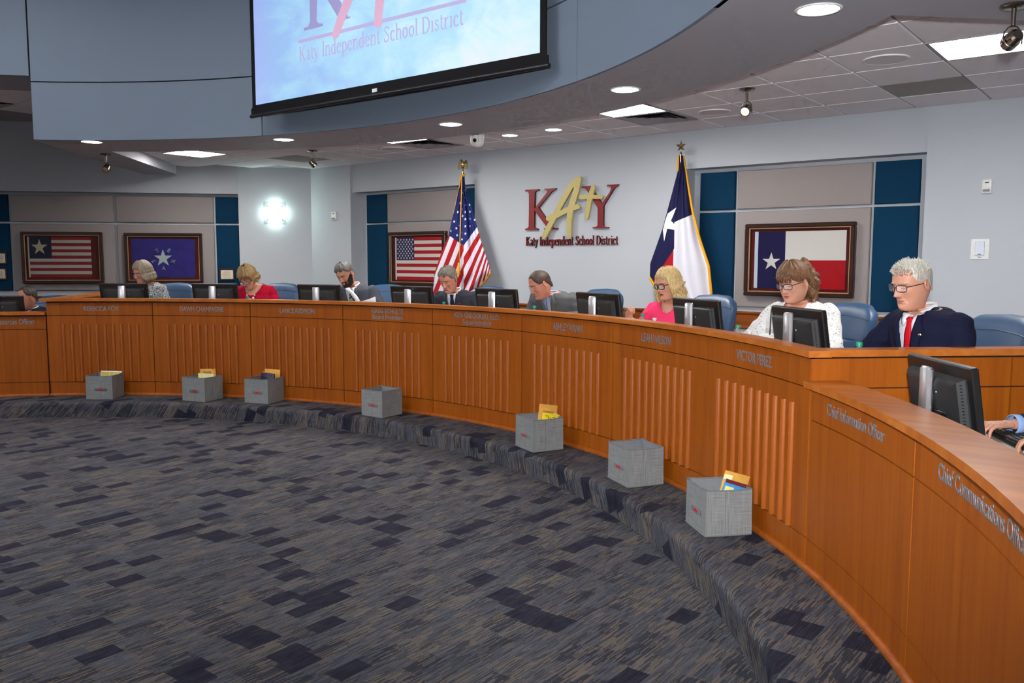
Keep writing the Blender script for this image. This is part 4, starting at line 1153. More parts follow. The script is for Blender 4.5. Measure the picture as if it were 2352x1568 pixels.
# ================================================================== flags on poles
M_GOLDF = simple('gold_fringe', (226, 158, 28), .8, 0, .2, .2, 400)
M_STARW = fabric('white_star_cloth', (228, 228, 234), 600)
def interp(tab, y):
    if y <= tab[0][0]: return tab[0][1]
    for (a, p), (c, q) in zip(tab[:-1], tab[1:]):
        if y <= c: return p + (q - p) * (y - a) / (c - a)
    return tab[-1][1]
def flag_mat(name, fn):
    M = Mat(name, (.5, .5, .5), .75, 0, .25)
    tc = M.t.nodes.new('ShaderNodeUVMap'); tc.uv_map = 'cloth'
    x, y, _ = M.xyz(tc.outputs[0]); M.base(fn(M, x, y)); n = M.noise(M.coord(scale=(1, 1, .2)), 25, 2); M.bump(n, .25, .01)
    return M.m
def drape(root, name, vp, cx, y0, LT, RT, y1, mat, ripple, amp, bulge):
    """cloth hanging from y0 to y1 (rows), between left/right outlines; returns the surface function"""
    def surf(x, y, off=0.0):
        l, r = interp(LT, y), interp(RT, y); s = (x - l) / max(1, r - l); t = (y - y0) / (y1 - y0)
        d = bulge * sin(pi * min(1, max(0, s))) * min(1, t * 2.2) + amp * min(1, .15 + t * 1.6) * sin(s * ripple + t * 1.2) + .012 * sin(s * ripple * 2.1 + 1)
        return at_v(x, y, vp - d - off)
    nx, ny = 56, 60; vs = []; px = []
    for j in range(ny + 1):
        y = y0 + (y1 - y0) * j / ny; l, r = interp(LT, y), interp(RT, y)
        for i in range(nx + 1):
            x = l + (r - l) * i / nx; vs.append(surf(x, y) - root.location); px.append(((x - cx) / 100, (y - 400) / 100))
    fs = [(j * (nx + 1) + i, (j + 1) * (nx + 1) + i, (j + 1) * (nx + 1) + i + 1, j * (nx + 1) + i + 1) for j in range(ny) for i in range(nx)]
    b = MB(); b.add(vs, fs); o = b.build(name, mat, root, smooth=True, fix=False)
    uv = o.data.uv_layers.new(name='cloth')
    for lo in o.data.loops: uv.data[lo.index].uv = px[lo.vertex_index]
    so_ = o.modifiers.new('thickness', 'SOLIDIFY'); so_.thickness = .003; so_.offset = 1
    return o, surf
def pole(root, top, n=14):
    b = MB(); h = top - root.location.z
    b.lathe([(.013, .02), (.013, h)], n); b.build('pole', simple('dark_oak_pole', (60, 38, 22), .4), root, auto=40)
    b = MB(); b.lathe([(.14, 0), (.145, .012), (.12, .03), (.03, .045), (.022, .09), (.02, .10)], 28); b.build('base', M_BRASS, root, auto=40)
    b = MB(); b.lathe([(.014, h - .10), (.015, h - .02), (.010, h), (.013, h + .006), (.005, h + .02)], 14); b.build('ferrule', M_BRASS, root, auto=40)
VP = 8.12
# --- stars and stripes
top = at_v(1063, 392, VP)
us = empty('flag_on_pole', (top.x, VP, Z_HI), 0, 'stars and stripes flag draped on a pole topped with a gold eagle', 'flag')
pole(us, top.z)
LT = [(398, 1060.5), (449, 1051), (493, 1041), (540, 1031), (572, 1017), (625, 999), (666, 995), (730, 996)]
RT = [(398, 1066.5), (432, 1069), (470, 1080.6), (503, 1091), (521, 1096), (549, 1103.6), (587, 1116), (618, 1126.5), (627, 1127), (657, 1102), (700, 1068), (730, 1042)]
def pat(M, x, y):
    X, Y = x * 100, y * 100
    right = X > 2.0
    bl = (X + 32) * .706 + 140; br = (X - 2) * -1.387 + 164
    pr = (X - 2) * -.26 + 27
    ir = ((Y - br) / pr).floor().mod(2)
    c = X + (Y - 140) * .39
    il = ((c + 28) / 11).floor().mod(2)
    idx = right * ir + (right * -1 + 1) * il
    red, wh, nv = lin((168, 22, 30)), lin((214, 210, 220)), lin((24, 36, 98))
    col = M.mix(idx > .5, wh, red)
    cant = right * (Y < br) + (right * -1 + 1) * (Y < bl)
    return M.mix(cant, col, nv)
fo, sf = drape(us, 'cloth', VP, 1063, 398, LT, RT, 730, flag_mat('stars_and_stripes_cloth', pat), 15, .030, .10)
Z2 = lambda x, y: (780 + x / 6.918, 360 + y / 6.918)
b = MB()
for sx_, sy_ in [(2000, 530), (1957, 570), (1998, 645), (1998, 762), (2065, 762), (1938, 832), (1878, 878), (1998, 878), (2070, 872), (1953, 938), (1998, 990), (2072, 985), (1820, 1028), (2148, 1000), (1910, 1092), (1998, 1103), (2078, 1098), (1855, 1135), (1763, 1178), (1930, 1198), (1998, 1220), (1868, 1245), (1943, 1310), (1915, 735)]:
    c = Z2(sx_, sy_); rr = 3.7; tl = random.uniform(-.2, .3)
    pts = [(c[0] + (rr if k % 2 == 0 else rr * .4) * sin(pi * k / 5 + tl) * .85, c[1] - (rr if k % 2 == 0 else rr * .4) * cos(pi * k / 5 + tl)) for k in range(10)]
    cc = sf(c[0], c[1], .006) - us.location
    vs = [sf(p[0], p[1], .006) - us.location for p in pts] + [cc]
    b.add(vs, [(k, (k + 1) % 10, 10) for k in range(10)])
so_ = b.build('sewn_stars', M_STARW, us); so_['kind'] = 'stuff'
def edging(root, sf, pts, w, name='fringe', r=.010):
    b = MB(); P = []
    for a, c in zip(pts[:-1], pts[1:]):
        for k in range(6): P.append((a[0] + (c[0] - a[0]) * k / 6, a[1] + (c[1] - a[1]) * k / 6))
    P.append(pts[-1]); b.tube([sf(p[0], p[1], .004) - root.location for p in P], r, 7); return b.build(name, M_GOLDF, root, smooth=True)
edging(us, sf, [(1127, 626), (1116, 643), (1102, 658), (1068, 701)], 4, r=.013)
edging(us, sf, [(1060.5, 400), (1051, 449), (1041, 493)], 2, r=.006)
edging(us, sf, [(1061, 402), (1064, 404), (1067, 401)], 2, 'top_knot', r=.016)
b = MB(); b.tube([sf(1061, 405, .03) - us.location, sf(1058, 500, .05) - us.location, sf(1055, 604, .05) - us.location], .007, 7); cord = b.build('cord', M_GOLDF, us, smooth=True)
b = MB(); q = sf(1053.5, 606, .05) - us.location; b.lathe([(.004, .02), (.014, .0), (.012, -.03), (.018, -.05), (.022, -.13), (.016, -.14)], 12, 0, Matrix.Translation(q)); b.build('tassel', M_GOLDF, cord, smooth=True)
# eagle finial
b = MB(); E0 = Matrix.Translation((0, 0, top.z - Z_HI + .02))
b.ell((0, 0, .062), (.024, .026, .045), 12, 8, 0, E0); b.ell((-.010, -.012, .118), (.013, .017, .015), 10, 7, 0, E0); b.capsule((-.012, -.02, .118), (-.016, -.04, .112), .007, .002, 8, 0, E0)
b.lathe([(.012, 0), (.024, .008), (.020, .02), (.008, .026)], 14, 0, E0)
for s in (-1, 1):
    pr = [(0, .075), (.022, .112), (.042, .118), (.056, .095), (.062, .062), (.066, .02), (.058, -.004), (.050, .012), (.044, -.002), (.036, .018), (.028, .008), (.018, .035)]
    n = len(pr); vs = [(s * (x + .012), .010 - .012 * (x / .06), z) for x, z in pr] + [(s * (x + .012), .022 - .012 * (x / .06), z) for x, z in pr]
    b.add(vs, [tuple(range(n)), tuple(range(2 * n - 1, n - 1, -1))] + [(i, (i + 1) % n, n + (i + 1) % n, n + i) for i in range(n)], 0, E0)
b.build('eagle_finial', M_BRASS, us, auto=50)
# --- lone star flag
top = at_v(1564, 352, VP)
tx = empty('flag_on_pole', (top.x, VP, Z_HI), 0, 'navy, white and red flag with gold fringe on a pole topped with a star', 'flag')
pole(tx, top.z)
LT = [(357, 1558), (394, 1557), (440, 1545), (487.7, 1532.4), (526, 1522), (605, 1494), (637, 1493), (666, 1510), (700, 1534), (740, 1560)]
RT = [(357, 1569), (414, 1578), (487.7, 1591), (549, 1607), (611, 1627.7), (672, 1633.5), (740, 1636)]
def patx(M, x, y):
    X, Y = x * 100, y * 100      # X from px 1564, Y from px 400
    nv, wh, rd = lin((18, 18, 62)), lin((214, 212, 222)), lin((160, 14, 26))
    c = M.mix((X + (Y - 110) * .02) > -15.5, rd, wh)
    blue_l = (X < -15.0) * (((X + 18.4) * -1.53 + 175.7 - Y) > 0)
    blue_t = ((X + 14) * -.43 + 109.7 - Y) > 0
    return M.mix(blue_l.max(blue_t), c, nv)
fo, sf = drape(tx, 'cloth', VP, 1564, 357, LT, RT, 740, flag_mat('lone_star_cloth', patx), 11, .028, .11)
Z1 = lambda x, y: (1440 + x / 3.41, 300 + y / 3.41)
pts = [Z1(*p) for p in [(388, 600), (345, 705), (378, 738), (372, 777), (316, 766), (291, 867), (281, 772), (289, 752), (290, 735), (318, 650)]]
b = MB(); cc = (1440 + 325 / 3.41, 300 + 725 / 3.41)
for k in range(10):
    A_, B_ = pts[k], pts[(k + 1) % 10]; n = 6; idx = {}; vs = []; fs = []
    for i in range(n + 1):
        for j in range(n + 1 - i):
            p = (cc[0] + (A_[0] - cc[0]) * i / n + (B_[0] - cc[0]) * j / n, cc[1] + (A_[1] - cc[1]) * i / n + (B_[1] - cc[1]) * j / n)
            idx[i, j] = len(vs); vs.append(sf(max(p[0], interp(LT, p[1]) + .3), p[1], .009) - tx.location)
    for i in range(n):
        for j in range(n - i):
            fs.append((idx[i, j], idx[i + 1, j], idx[i, j + 1]))
            if i + j < n - 1: fs.append((idx[i + 1, j], idx[i + 1, j + 1], idx[i, j + 1]))
    b.add(vs, fs)
b.build('star', M_STARW, tx)
edging(tx, sf, [(1569, 358), (1578, 414), (1591, 487.7), (1607, 549), (1627.7, 611), (1633.5, 672), (1636, 738)], 4, r=.014)
edging(tx, sf, [(1558, 358), (1557, 394)], 4, r=.010)
edging(tx, sf, [(1493, 637), (1510, 666), (1534, 700)], 4, r=.016)
b = MB(); E0 = Matrix.Translation((0, 0, top.z - Z_HI + .075)); R1, R2 = .062, .026
vs = [((R1 if k % 2 == 0 else R2) * sin(pi * k / 5), 0, (R1 if k % 2 == 0 else R2) * cos(pi * k / 5)) for k in range(10)] + [(0, -.016, 0), (0, .016, 0)]
b.add(vs, [(k, (k + 1) % 10, 10) for k in range(10)] + [((k + 1) % 10, k, 11) for k in range(10)], 0, E0)
b.build('star_finial', M_BRASS, tx)
# ================================================================== chairs
M_NAVYL = simple('navy_leather', (44, 72, 104), .42, 0, .5, .12, 120, .06)
def chair_parts(root):
    """faces +y; origin on the floor"""
    b = MB(); rings = []
    for k in range(15):
        t = k / 14; z = .50 + .58 * t
        w = .255 + .02 * sin(pi * t) - (.055 * max(0, (t - .82) / .18)**2); y = -.235 - .10 * t + .03 * sin(pi * t); d = .050 + .012 * sin(pi * t)
        if k == 14: w -= .03; d *= .55
        ring = []
        for a in range(28):
            an = 2 * pi * a / 28; ca, sa = cos(an), sin(an)
            x = w * math.copysign(abs(ca)**.28, ca); yy = d * math.copysign(abs(sa)**.55, sa)
            ring.append(Vector((x, y + yy + .05 * (x / .27)**2, z + (-.045 * (abs(x) / .27)**2.2 if t > .5 else 0) * (t - .5) * 2)))
        rings.append(ring)
    b.loft(rings); bk_ = b.build('backrest', M_NAVYL, root, auto=60)
    b = MB()
    for s in (-1, 1):
        b.tube([r[2 if s > 0 else 12] + Vector((0, .004, 0)) for r in rings[1:-1]], .0035, 5)
    b.tube([r for r in rings[12][2:13]], .0035, 5)
    b.build('piping', M_NAVYL, bk_, smooth=True)
    b = MB(); b.box((0, -.195, .74), (.40, .05, .20), None, 0, .03); b.build('lumbar_pad', M_NAVYL, bk_, auto=60)
    b = MB(); b.box((0, .03, .455), (.52, .50, .11), None, 0, .045); b.build('seat', M_NAVYL, root, auto=60)
    for s in (-1, 1):
        b = MB(); b.box((s * .285, .03, .665), (.07, .30, .04), None, 0, .015); b.box((s * .285, -.06, .55), (.035, .05, .20), None, 0, .01); b.build('armrest', M_BLACK2, root, auto=40)
    b = MB(); b.lathe([(.03, .07), (.03, .40), (.09, .41)], 16); b.build('column', M_BLACK, root, auto=40)
    for k in range(5):
        a = 2 * pi * k / 5 + .3; e = Vector((cos(a), sin(a), 0))
        b = MB(); b.tube([e * .02 + Vector((0, 0, .085)), e * .28 + Vector((0, 0, .065))], [.026, .016], 8); lg = b.build('base_leg', M_BLACK, root, auto=40)
        b = MB(); b.lathe([(.026, -.018), (.028, 0), (.026, .018)], 14, 0, Matrix.Translation(e * .29 + Vector((0, 0, .0282))) @ Matrix.Rotation(pi / 2, 4, 'X')); b.build('caster', M_BLACK2, lg, auto=40)
chair0 = empty('office_chair', (0, 0, 0)); chair_parts(chair0)
CH = [chair0]
def put_chair(loc, face, label):
    c = CH.pop() if CH else copy_tree(chair0)
    c.location = loc; c.rotation_euler = (0, 0, face - pi / 2)
    return tag(c, label, 'chair', 'navy leather chairs behind the dais')

# ================================================================== people
def fmat(name, rgb, sc=700, rough=.9, bump=.2): return fabric(name, rgb, sc, rough, .10, bump)
def skin(name, rgb):
    c = lin(rgb); M = Mat(name, c, .5, 0, .4); M.b.inputs['Subsurface Weight'].default_value = .12; M.b.inputs['Subsurface Radius'].default_value = (.012, .005, .003)
    M.b.inputs['Subsurface Scale'].default_value = .6
    v = M.coord(); M.base(M.mix(M.noise(v, 30, 4), tuple(k * .90 for k in c), (min(1, c[0] * 1.08), c[1] * 1.02, c[2]))); M.bump(M.noise(v, 220, 2), .08, .001); return M.m
def hair_mat(name, dark, light, along=(60, 60, 6)):
    M = Mat(name, lin(dark), .5, 0, .4); n = M.noise(M.coord(scale=tuple(k * (2.2 if k > 30 else 1) for k in along)), 1.6, 4, .6, .4)
    M.base(M.ramp(n, [(.32, lin(dark)), (.66, lin(light))])); M.bump(n, .5, .004); return M.m
M_LENS = Mat('spectacle_lens', (1, 1, 1), .02); M_LENS.b.inputs['Alpha'].default_value = .12; M_LENS = M_LENS.m
M_EYEW, M_EYED = simple('eye_white', (222, 214, 210), .3), simple('eye_dark', (40, 28, 24), .3)

TZ = [-.128, -.120, -.112, -.098, -.080, -.060, -.035, -.005, .020, .045, .070, .090, .104, .113, .1175]
TA = [.030, .041, .047, .053, .060, .066, .071, .0745, .076, .0755, .070, .058, .043, .025, .004]
TF = [.050, .071, .079, .083, .083, .083, .085, .088, .091, .089, .080, .062, .043, .023, .003]
TB = [.050, .052, .054, .058, .066, .078, .091, .099, .102, .101, .094, .078, .057, .032, .004]
def tab(T, z):
    if z <= TZ[0]: return T[0]
    for i in range(len(TZ) - 1):
        if z <= TZ[i + 1]:
            k = (z - TZ[i]) / (TZ[i + 1] - TZ[i]); return T[i] + (T[i + 1] - T[i]) * k
    return T[-1]
def g2(x, z, cx, cz, sx, sz): return exp(-((x - cx) / sx)**2 - ((z - cz) / sz)**2)
def sgp(v, p): return math.copysign(abs(v)**p, v)
def head_xy(an, z, fat=0.0):
    a = tab(TA, z) + fat * .010 * exp(-((z + .06) / .05)**2); s, c = sin(an), cos(an)
    return a * sgp(s, .92), (tab(TF, z) if c > 0 else tab(TB, z)) * sgp(c, .92)
def face_d(x, z, P):
    """forward displacement of the face"""
    n = P.get('nose', 1.0); d = 0.0
    zn = min(1, max(0, (.016 - z) / .052)); w = .0075 + .0065 * zn
    ridge = (.004 + .021 * zn**1.15) * n
    cut = 1 / (1 + exp(-(z + .045) / .0028)) * (1 / (1 + exp((z - .020) / .006)))
    d += ridge * 1.18 * exp(-(x / w)**2) * cut
    for s in (-1, 1):
        d += .006 * g2(x, z, s * .0135, -.038, .007, .007) * n
        d -= .0135 * g2(x, z, s * .031, .005, .016, .0110)
        d += .0045 * g2(x, z, s * .031, .001, .0115, .0065)
        d += .0062 * g2(x, z, s * .030, .024, .021, .007)
        d += .0052 * g2(x, z, s * .043, -.020, .018, .015)
        d -= .0048 * g2(x, z, s * .034, -.056, .010, .020)
    if P.get('old'):     # folds from the nose to the mouth corners
        for s in (-1, 1):
            xl = .017 + (-.034 - z) * .42
            if -.078 < z < -.030: d -= .0042 * P['old'] * exp(-((abs(x) - xl) / .0035)**2) * (1 if x * s > 0 else 0)
    d += .0030 * g2(x, z, 0, -.053, .020, .008)
    d += .0055 * g2(x, z, 0, -.0625, .019, .0042) + .0065 * g2(x, z, 0, -.0735, .017, .0050) - .0035 * g2(x, z, 0, -.068, .022, .0018) - .003 * g2(x, z, 0, -.083, .02, .005)
    d += .0075 * g2(x, z, 0, -.103, .021, .014)
    return d
def head_mesh(mb, M, P):
    """materials: 0 skin, 1 lips, 2 brow and beard hair, 3 lash line, 4 eye white"""
    NA, zs = 96, []
    z = -.128
    while z < .030: zs.append(z); z += .0026
    while z < .1170: zs.append(z); z += .0052
    zs.append(.1176)
    fat = P.get('fat', 0.0); rings = []; raw = []
    ang = [2 * pi * k / NA for k in range(NA)]
    ang = [a - .42 * sin(a) for a in ang]
    for z in zs:
        ring = []; rr = []
        for an in ang:
            x, y = head_xy(an, z, fat)
            if cos(an) > 0: y += face_d(x, z, P) * min(1, cos(an) * 1.6)
            if P.get('beard') and cos(an) > -.1 and z < -.035 and (abs(x) > .045 or z < -.058): y += .004; x *= 1.03
            ring.append(Vector((x, y, z))); rr.append((x, z, cos(an)))
        rings.append(ring); raw.append(rr)
    # neck rings under the chin, in head space, flowing to the collar
    base = len(mb.v)
    nk = P['neck_local']
    pre = []
    for t in (1.0, .75, .5, .25, .1):
        ring = []
        for an in ang:
            rx, rf, rb = P.get('neck_r', .056), .052, .056
            s, c = sin(an), cos(an)
            p = Vector((rx * s * (1 + .12 * t), (rf if c > 0 else rb) * c - .012, -.118)).lerp(nk + P['neck_axes'] @ Vector((rx * 1.08 * s, .058 * c, 0)), t)
            ring.append(p)
        pre.append(ring)
    rings = pre + rings
    n = NA; vs = [p for r in rings for p in r]
    mb2 = MB()
    for k in range(len(rings) - 1):
        for i in range(n):
            j = (i + 1) % n; mi = 0
            if k >= len(pre):
                x, zz, cc = raw[k - len(pre)][i]; mi = face_mat(abs(x), x, zz, cc, P)
            mb2.f.append([k * n + i, k * n + j, (k + 1) * n + j, (k + 1) * n + i]); mb2.m.append(mi)
    mb2.f.append(list(range((len(rings) - 1) * n, len(rings) * n))); mb2.m.append(0)
    mb2.v = vs
    b0 = len(mb.v)
    mb.v += [M @ p for p in mb2.v]; mb.f += [[b0 + i for i in f] for f in mb2.f]; mb.m += mb2.m
    def sy(x, z):
        a = tab(TA, z) + fat * .010 * exp(-((z + .06) / .05)**2); sn = min(.999, (abs(x) / a)**(1 / .92)); c = sqrt(1 - sn * sn)
        return tab(TF, z) * c**.92 + face_d(x, z, P) * min(1, c * 1.6)
    bw = .62 if P.get('fem') else 1.0
    for s in (-1, 1):   # brows, closed lids with lash line
        pts = [(s * x, .0250 - (x - .028)**2 * 9) for x in (.011, .018, .026, .034, .042, .049)]
        mb.tube([Vector((x, sy(x, z) + .0004, z)) for x, z in pts], [.0020 * bw, .0031 * bw, .0032 * bw, .0028 * bw, .0022 * bw, .0010], 7, 2, M)
        mb.ell((s * .031, sy(s * .031, .0) - .0048, .0005), (.0135, .0085, .0085), 14, 9, 0, M)
        zl = -.0035 if P.get('down', 1) else .0015
        pl = [(s * x, zl - (x - .031)**2 * 16 * (-1 if P.get('down', 1) else 1)) for x in (.0185, .023, .028, .033, .038, .0435)]
        mb.tube([Vector((x, max(sy(x, z), sy(s * .031, .0) + .0037 - 30 * (abs(x) - .031)**2) + .0002, z)) for x, z in pl], [.0004, .0009, .0011, .0012, .0011, .0005], 6, 3, M)
    lw = .022
    for zc, rad, bow, mi in ((-.0633, .0034, .0012, 1), (-.0722, .0040, .0, 1), (-.0681, .0009, .0, 3)):
        pts = []
        for k in range(9):
            x = lw * (k / 4 - 1); t = abs(x) / lw; z = -.0681 + (zc + .0681) * (1 - t**2.2) + bow * (exp(-((abs(x) - .007) / .005)**2) - .4) * (1 - t) - .0012 * t * t
            pts.append(Vector((x, sy(x, z) - rad * .45 * (1 if mi == 1 else -1.2), z)))
        mb.tube(pts, [max(.0004, rad * (1 - (abs(k / 4 - 1))**2.5)) for k in range(9)], 7, mi, M)
    for s in (-1, 1):   # ears
        T = M @ Matrix.Translation((s * .077, -.012, -.004)) @ Matrix.Rotation(s * R_(-22), 4, 'Z') @ Matrix.Rotation(R_(-12), 4, 'X')
        rg = []
        for q, (w, k) in enumerate(((-.004, .75), (.003, .95), (.008, 1.0), (.010, .86), (.006, .62), (.004, .4))):
            rg.append([Vector((s * w, .0195 * k * cos(a) * (1 if sin(a) > 0 else .8), .031 * k * sin(a) * (1 if sin(a) > 0 else 1.05))) for a in [2 * pi * i / 18 for i in range(18)]])
        mb.loft(rg, 0, True, T)
def face_mat(ax, x, z, cc, P):
    if cc < .15 and not P.get('beard'): return 0
    if P.get('beard'):
        if cc > -.12 and ax > .046 and z < .012 - (0 if cc < .45 else .035) and z < -.002 - max(0, (cc - .2)) * .09: return 2
        if z < -.080 and cc > .2: return 2
        if ax < .034 and -.058 < z < -.049 and cc > .3: return 2
        if .021 < ax < .040 and z < -.052 and cc > .3: return 2
    return 0
def hair_shell(mb, M, zlow, thick, lump=0.0, seed=0, flare=None, NA=96, NT=34, lumpf=(30, 8)):
    """hair from the crown to zlow(angle); angle 0 = face, positive = +x side"""
    rows = []
    for t_i in range(NT + 1):
        row = []
        for k in range(NA):
            an = 2 * pi * k / NA; sa = (an + pi) % (2 * pi) - pi
            zl = zlow(sa); t = t_i / NT
            ztop = .1172
            z = ztop - (ztop - zl) * (t**1.0) if True else 0
            # slow start at the crown so the cap is round
            z = ztop - (ztop - zl) * (t * t * (1.6 - .6 * t))
            zz = max(z, -.012)
            x, y = head_xy(an, min(zz, .1172))
            th = thick(sa, z, t)
            if z < -.012: th += (flare(sa, z) if flare else 0)
            th *= 1 + lump * noise.noise((sin(an) * lumpf[0] * .12 + seed, cos(an) * lumpf[0] * .12, z * lumpf[1]))
            L = hypot(x, y) or 1e-6
            up = max(0, min(1, (z - .055) / .062))
            fr_ = abs(sa) < 1.15 and zl > -.02
            edge = (1.0 if t < .72 else 1 - .80 * (t - .72) / .28) if fr_ else (1.0 if t < .93 else .55 + .45 * (1 - (t - .93) / .07))
            nx, ny = x / L, y / L
            row.append(Vector((x + nx * th * edge * (1 - .55 * up), y + ny * th * edge * (1 - .55 * up), z + th * up * .95)))
        rows.append(row)
    inner = []
    for t_i in range(NT, -1, -1):
        r = []
        for k, p in enumerate(rows[t_i]):
            an = 2 * pi * k / NA; x, y = head_xy(an, min(max(p.z - .002, -.012), .113)); L = hypot(x, y) or 1e-6
            d = max(.001, hypot(p.x, p.y) - .010)
            sc_ = min(1, d / (hypot(p.x, p.y) or 1)); r.append(Vector((p.x * sc_, p.y * sc_, min(p.z, .110) - (.004 if t_i < 4 else 0))))
        inner.append(r)
    mb.loft(rows + inner[:-6], 0, False, M)
def spikes(mb, M, n, zmin, ln, rad, seed, front=0.0, cond=None):
    rnd = random.Random(seed)
    k = 0
    while k < n:
        an = rnd.uniform(-pi, pi); z = rnd.uniform(zmin, .1165)
        if cond and not cond(an, z): continue
        k += 1
        x, y = head_xy(an, z); x2, y2 = head_xy(an, min(z + .01, .1172))
        p = Vector((x, y, z)); nn = Vector((x, y, (z - .0) * 1.1 + .02)).normalized()
        d = (nn + Vector((rnd.uniform(-.3, .3), rnd.uniform(-.3, .3) + front, rnd.uniform(.1, .6)))).normalized()
        p = p + nn * .004; mb.tube([p - d * .004, p + d * ln * rnd.uniform(.6, 1.1)], [rad, rad * .25], 4, 0, M)
def glasses(root, M, mat, thick=.0022, rx=.0255, rz=.0175, drop=0.0, rnd=.35):
    b = MB(); y0 = .103
    for s in (-1, 1):
        pts = []
        for k in range(20):
            a = 2 * pi * k / 20; x = rx * sgp(cos(a), .55); z = rz * sgp(sin(a), .6)
            X = s * (.0325) + x; pts.append(Vector((X, y0 - abs(X)**2 * 4.2, .001 + drop + z)))
        b.tube(pts, thick, 6, 0, M, closed=True)
        b.tube([(s * .058, y0 - .014, .009 + drop), (s * .072, .072, .010 + drop * .8), (s * .080, .0, .008 + drop * .3), (s * .079, -.018, -.006)], thick, 6, 0, M)
    b.tube([(-.008, y0, .004 + drop), (0, y0 + .002, .006 + drop), (.008, y0, .004 + drop)], thick, 6, 0, M)
    g = b.build('glasses', mat, root, smooth=True)
    b = MB()
    for s in (-1, 1):
        pts = [Vector((s * .0325 + rx * .93 * sgp(cos(a), .55), 0, .001 + drop + rz * .93 * sgp(sin(a), .6))) for a in [2 * pi * k / 20 for k in range(20)]]
        b.add([(p.x, y0 - p.x**2 * 4.2 + .0005, p.z) for p in pts], [tuple(range(20))], 0, M)
    b.build('lenses', M_LENS, g)
    return g
def hand(mb, wrist, fwd, palm, side, curl=(35, 40, 30), spread=7, s=1.0, mat=0, thumb=(35, 20), pinch=False):
    """palm and five fingers; fwd = direction of the fingers, palm = direction the palm faces, side=+1 thumb to the left of fwd seen from the back"""
    f = Vector(fwd).normalized(); n = Vector(palm).normalized(); n = (n - f * n.dot(f)).normalized(); l = n.cross(f) * side
    m2 = MB(); W = Vector(wrist)
    def at(a, b_, c): return W + (f * a + l * b_ + n * c) * s
    for k in range(4):
        o = (.030 - .020 * k); m2.capsule(at(.0, o * .62, 0), at(.085 - .004 * abs(k - 1), o, 0), .0135 * s, .0115 * s, 8)
    m2.capsule(at(.0, .018, 0), at(.0, -.018, 0), .016 * s, .015 * s, 8); m2.capsule(at(.04, .03, .004), at(.06, -.028, .004), .012 * s, .011 * s, 8)
    for k, ln in enumerate((.072, .080, .074, .058)):
        o = (.030 - .020 * k); p = at(.088 - .004 * abs(k - 1), o, 0); a = 0; dirv = f
        c = curl if isinstance(curl[0], (int, float)) else curl[k]
        for seg, (fr, rr) in enumerate(((.45, .0095), (.31, .0085), (.24, .0075))):
            a += R_(c[seg]); d = (f * cos(a) + n * sin(a) + l * sin(R_(spread * (1.5 - k))) * cos(a)).normalized()
            q = p + d * ln * fr * s; m2.capsule(p, q, rr * s, (rr - .0008) * s, 8); p = q
    p = at(.018, .030, .006); d = (f * cos(R_(thumb[0])) + l * sin(R_(thumb[0])) + n * .35).normalized()
    for ln, rr in ((.040, .0125), (.032, .0105), (.026, .009)):
        q = p + d * ln * s; m2.capsule(p, q, rr * s, (rr - .001) * s, 8); p = q
        d = (d + f * .35 - l * .25 + n * R_(thumb[1]) * .8).normalized()
    me = remesh(m2, .0042, 2)
    join_into(mb, me, mat)

def torso_rings(P, off=0.0, n=28, lo=0, hi=99):
    T = [(0.0, .185, .135), (.10, .180, .130), (.20, .172, .122), (.30, .178, .122), (.40, .188, .124), (.47, .190, .118), (.530, .176, .104), (.558, .132, .086), (.578, .085, .072), (.605, .066, .064)]
    g = P.get('girth', 1.0); rings = []
    for s, rx, ry in T[lo:hi]:
        gg = g if s < .45 else 1 + (g - 1) * max(0, (.60 - s) / .15)
        c = P['spine'](s); rx, ry = rx * gg + off, ry * gg + off
        bust = P.get('bust', 0) * exp(-((s - .38) / .09)**2)
        rings.append([Vector((c.x + rx * sgp(cos(a), .85), c.y + (ry + (bust if sin(a) > 0 else 0) * abs(sin(a))) * sgp(sin(a), .9), c.z + (.012 * (1 - abs(cos(a))) * (-1 if sin(a) > 0 else 1) if s > .5 else 0))) for a in [2 * pi * k / n for k in range(n)]])
    return rings
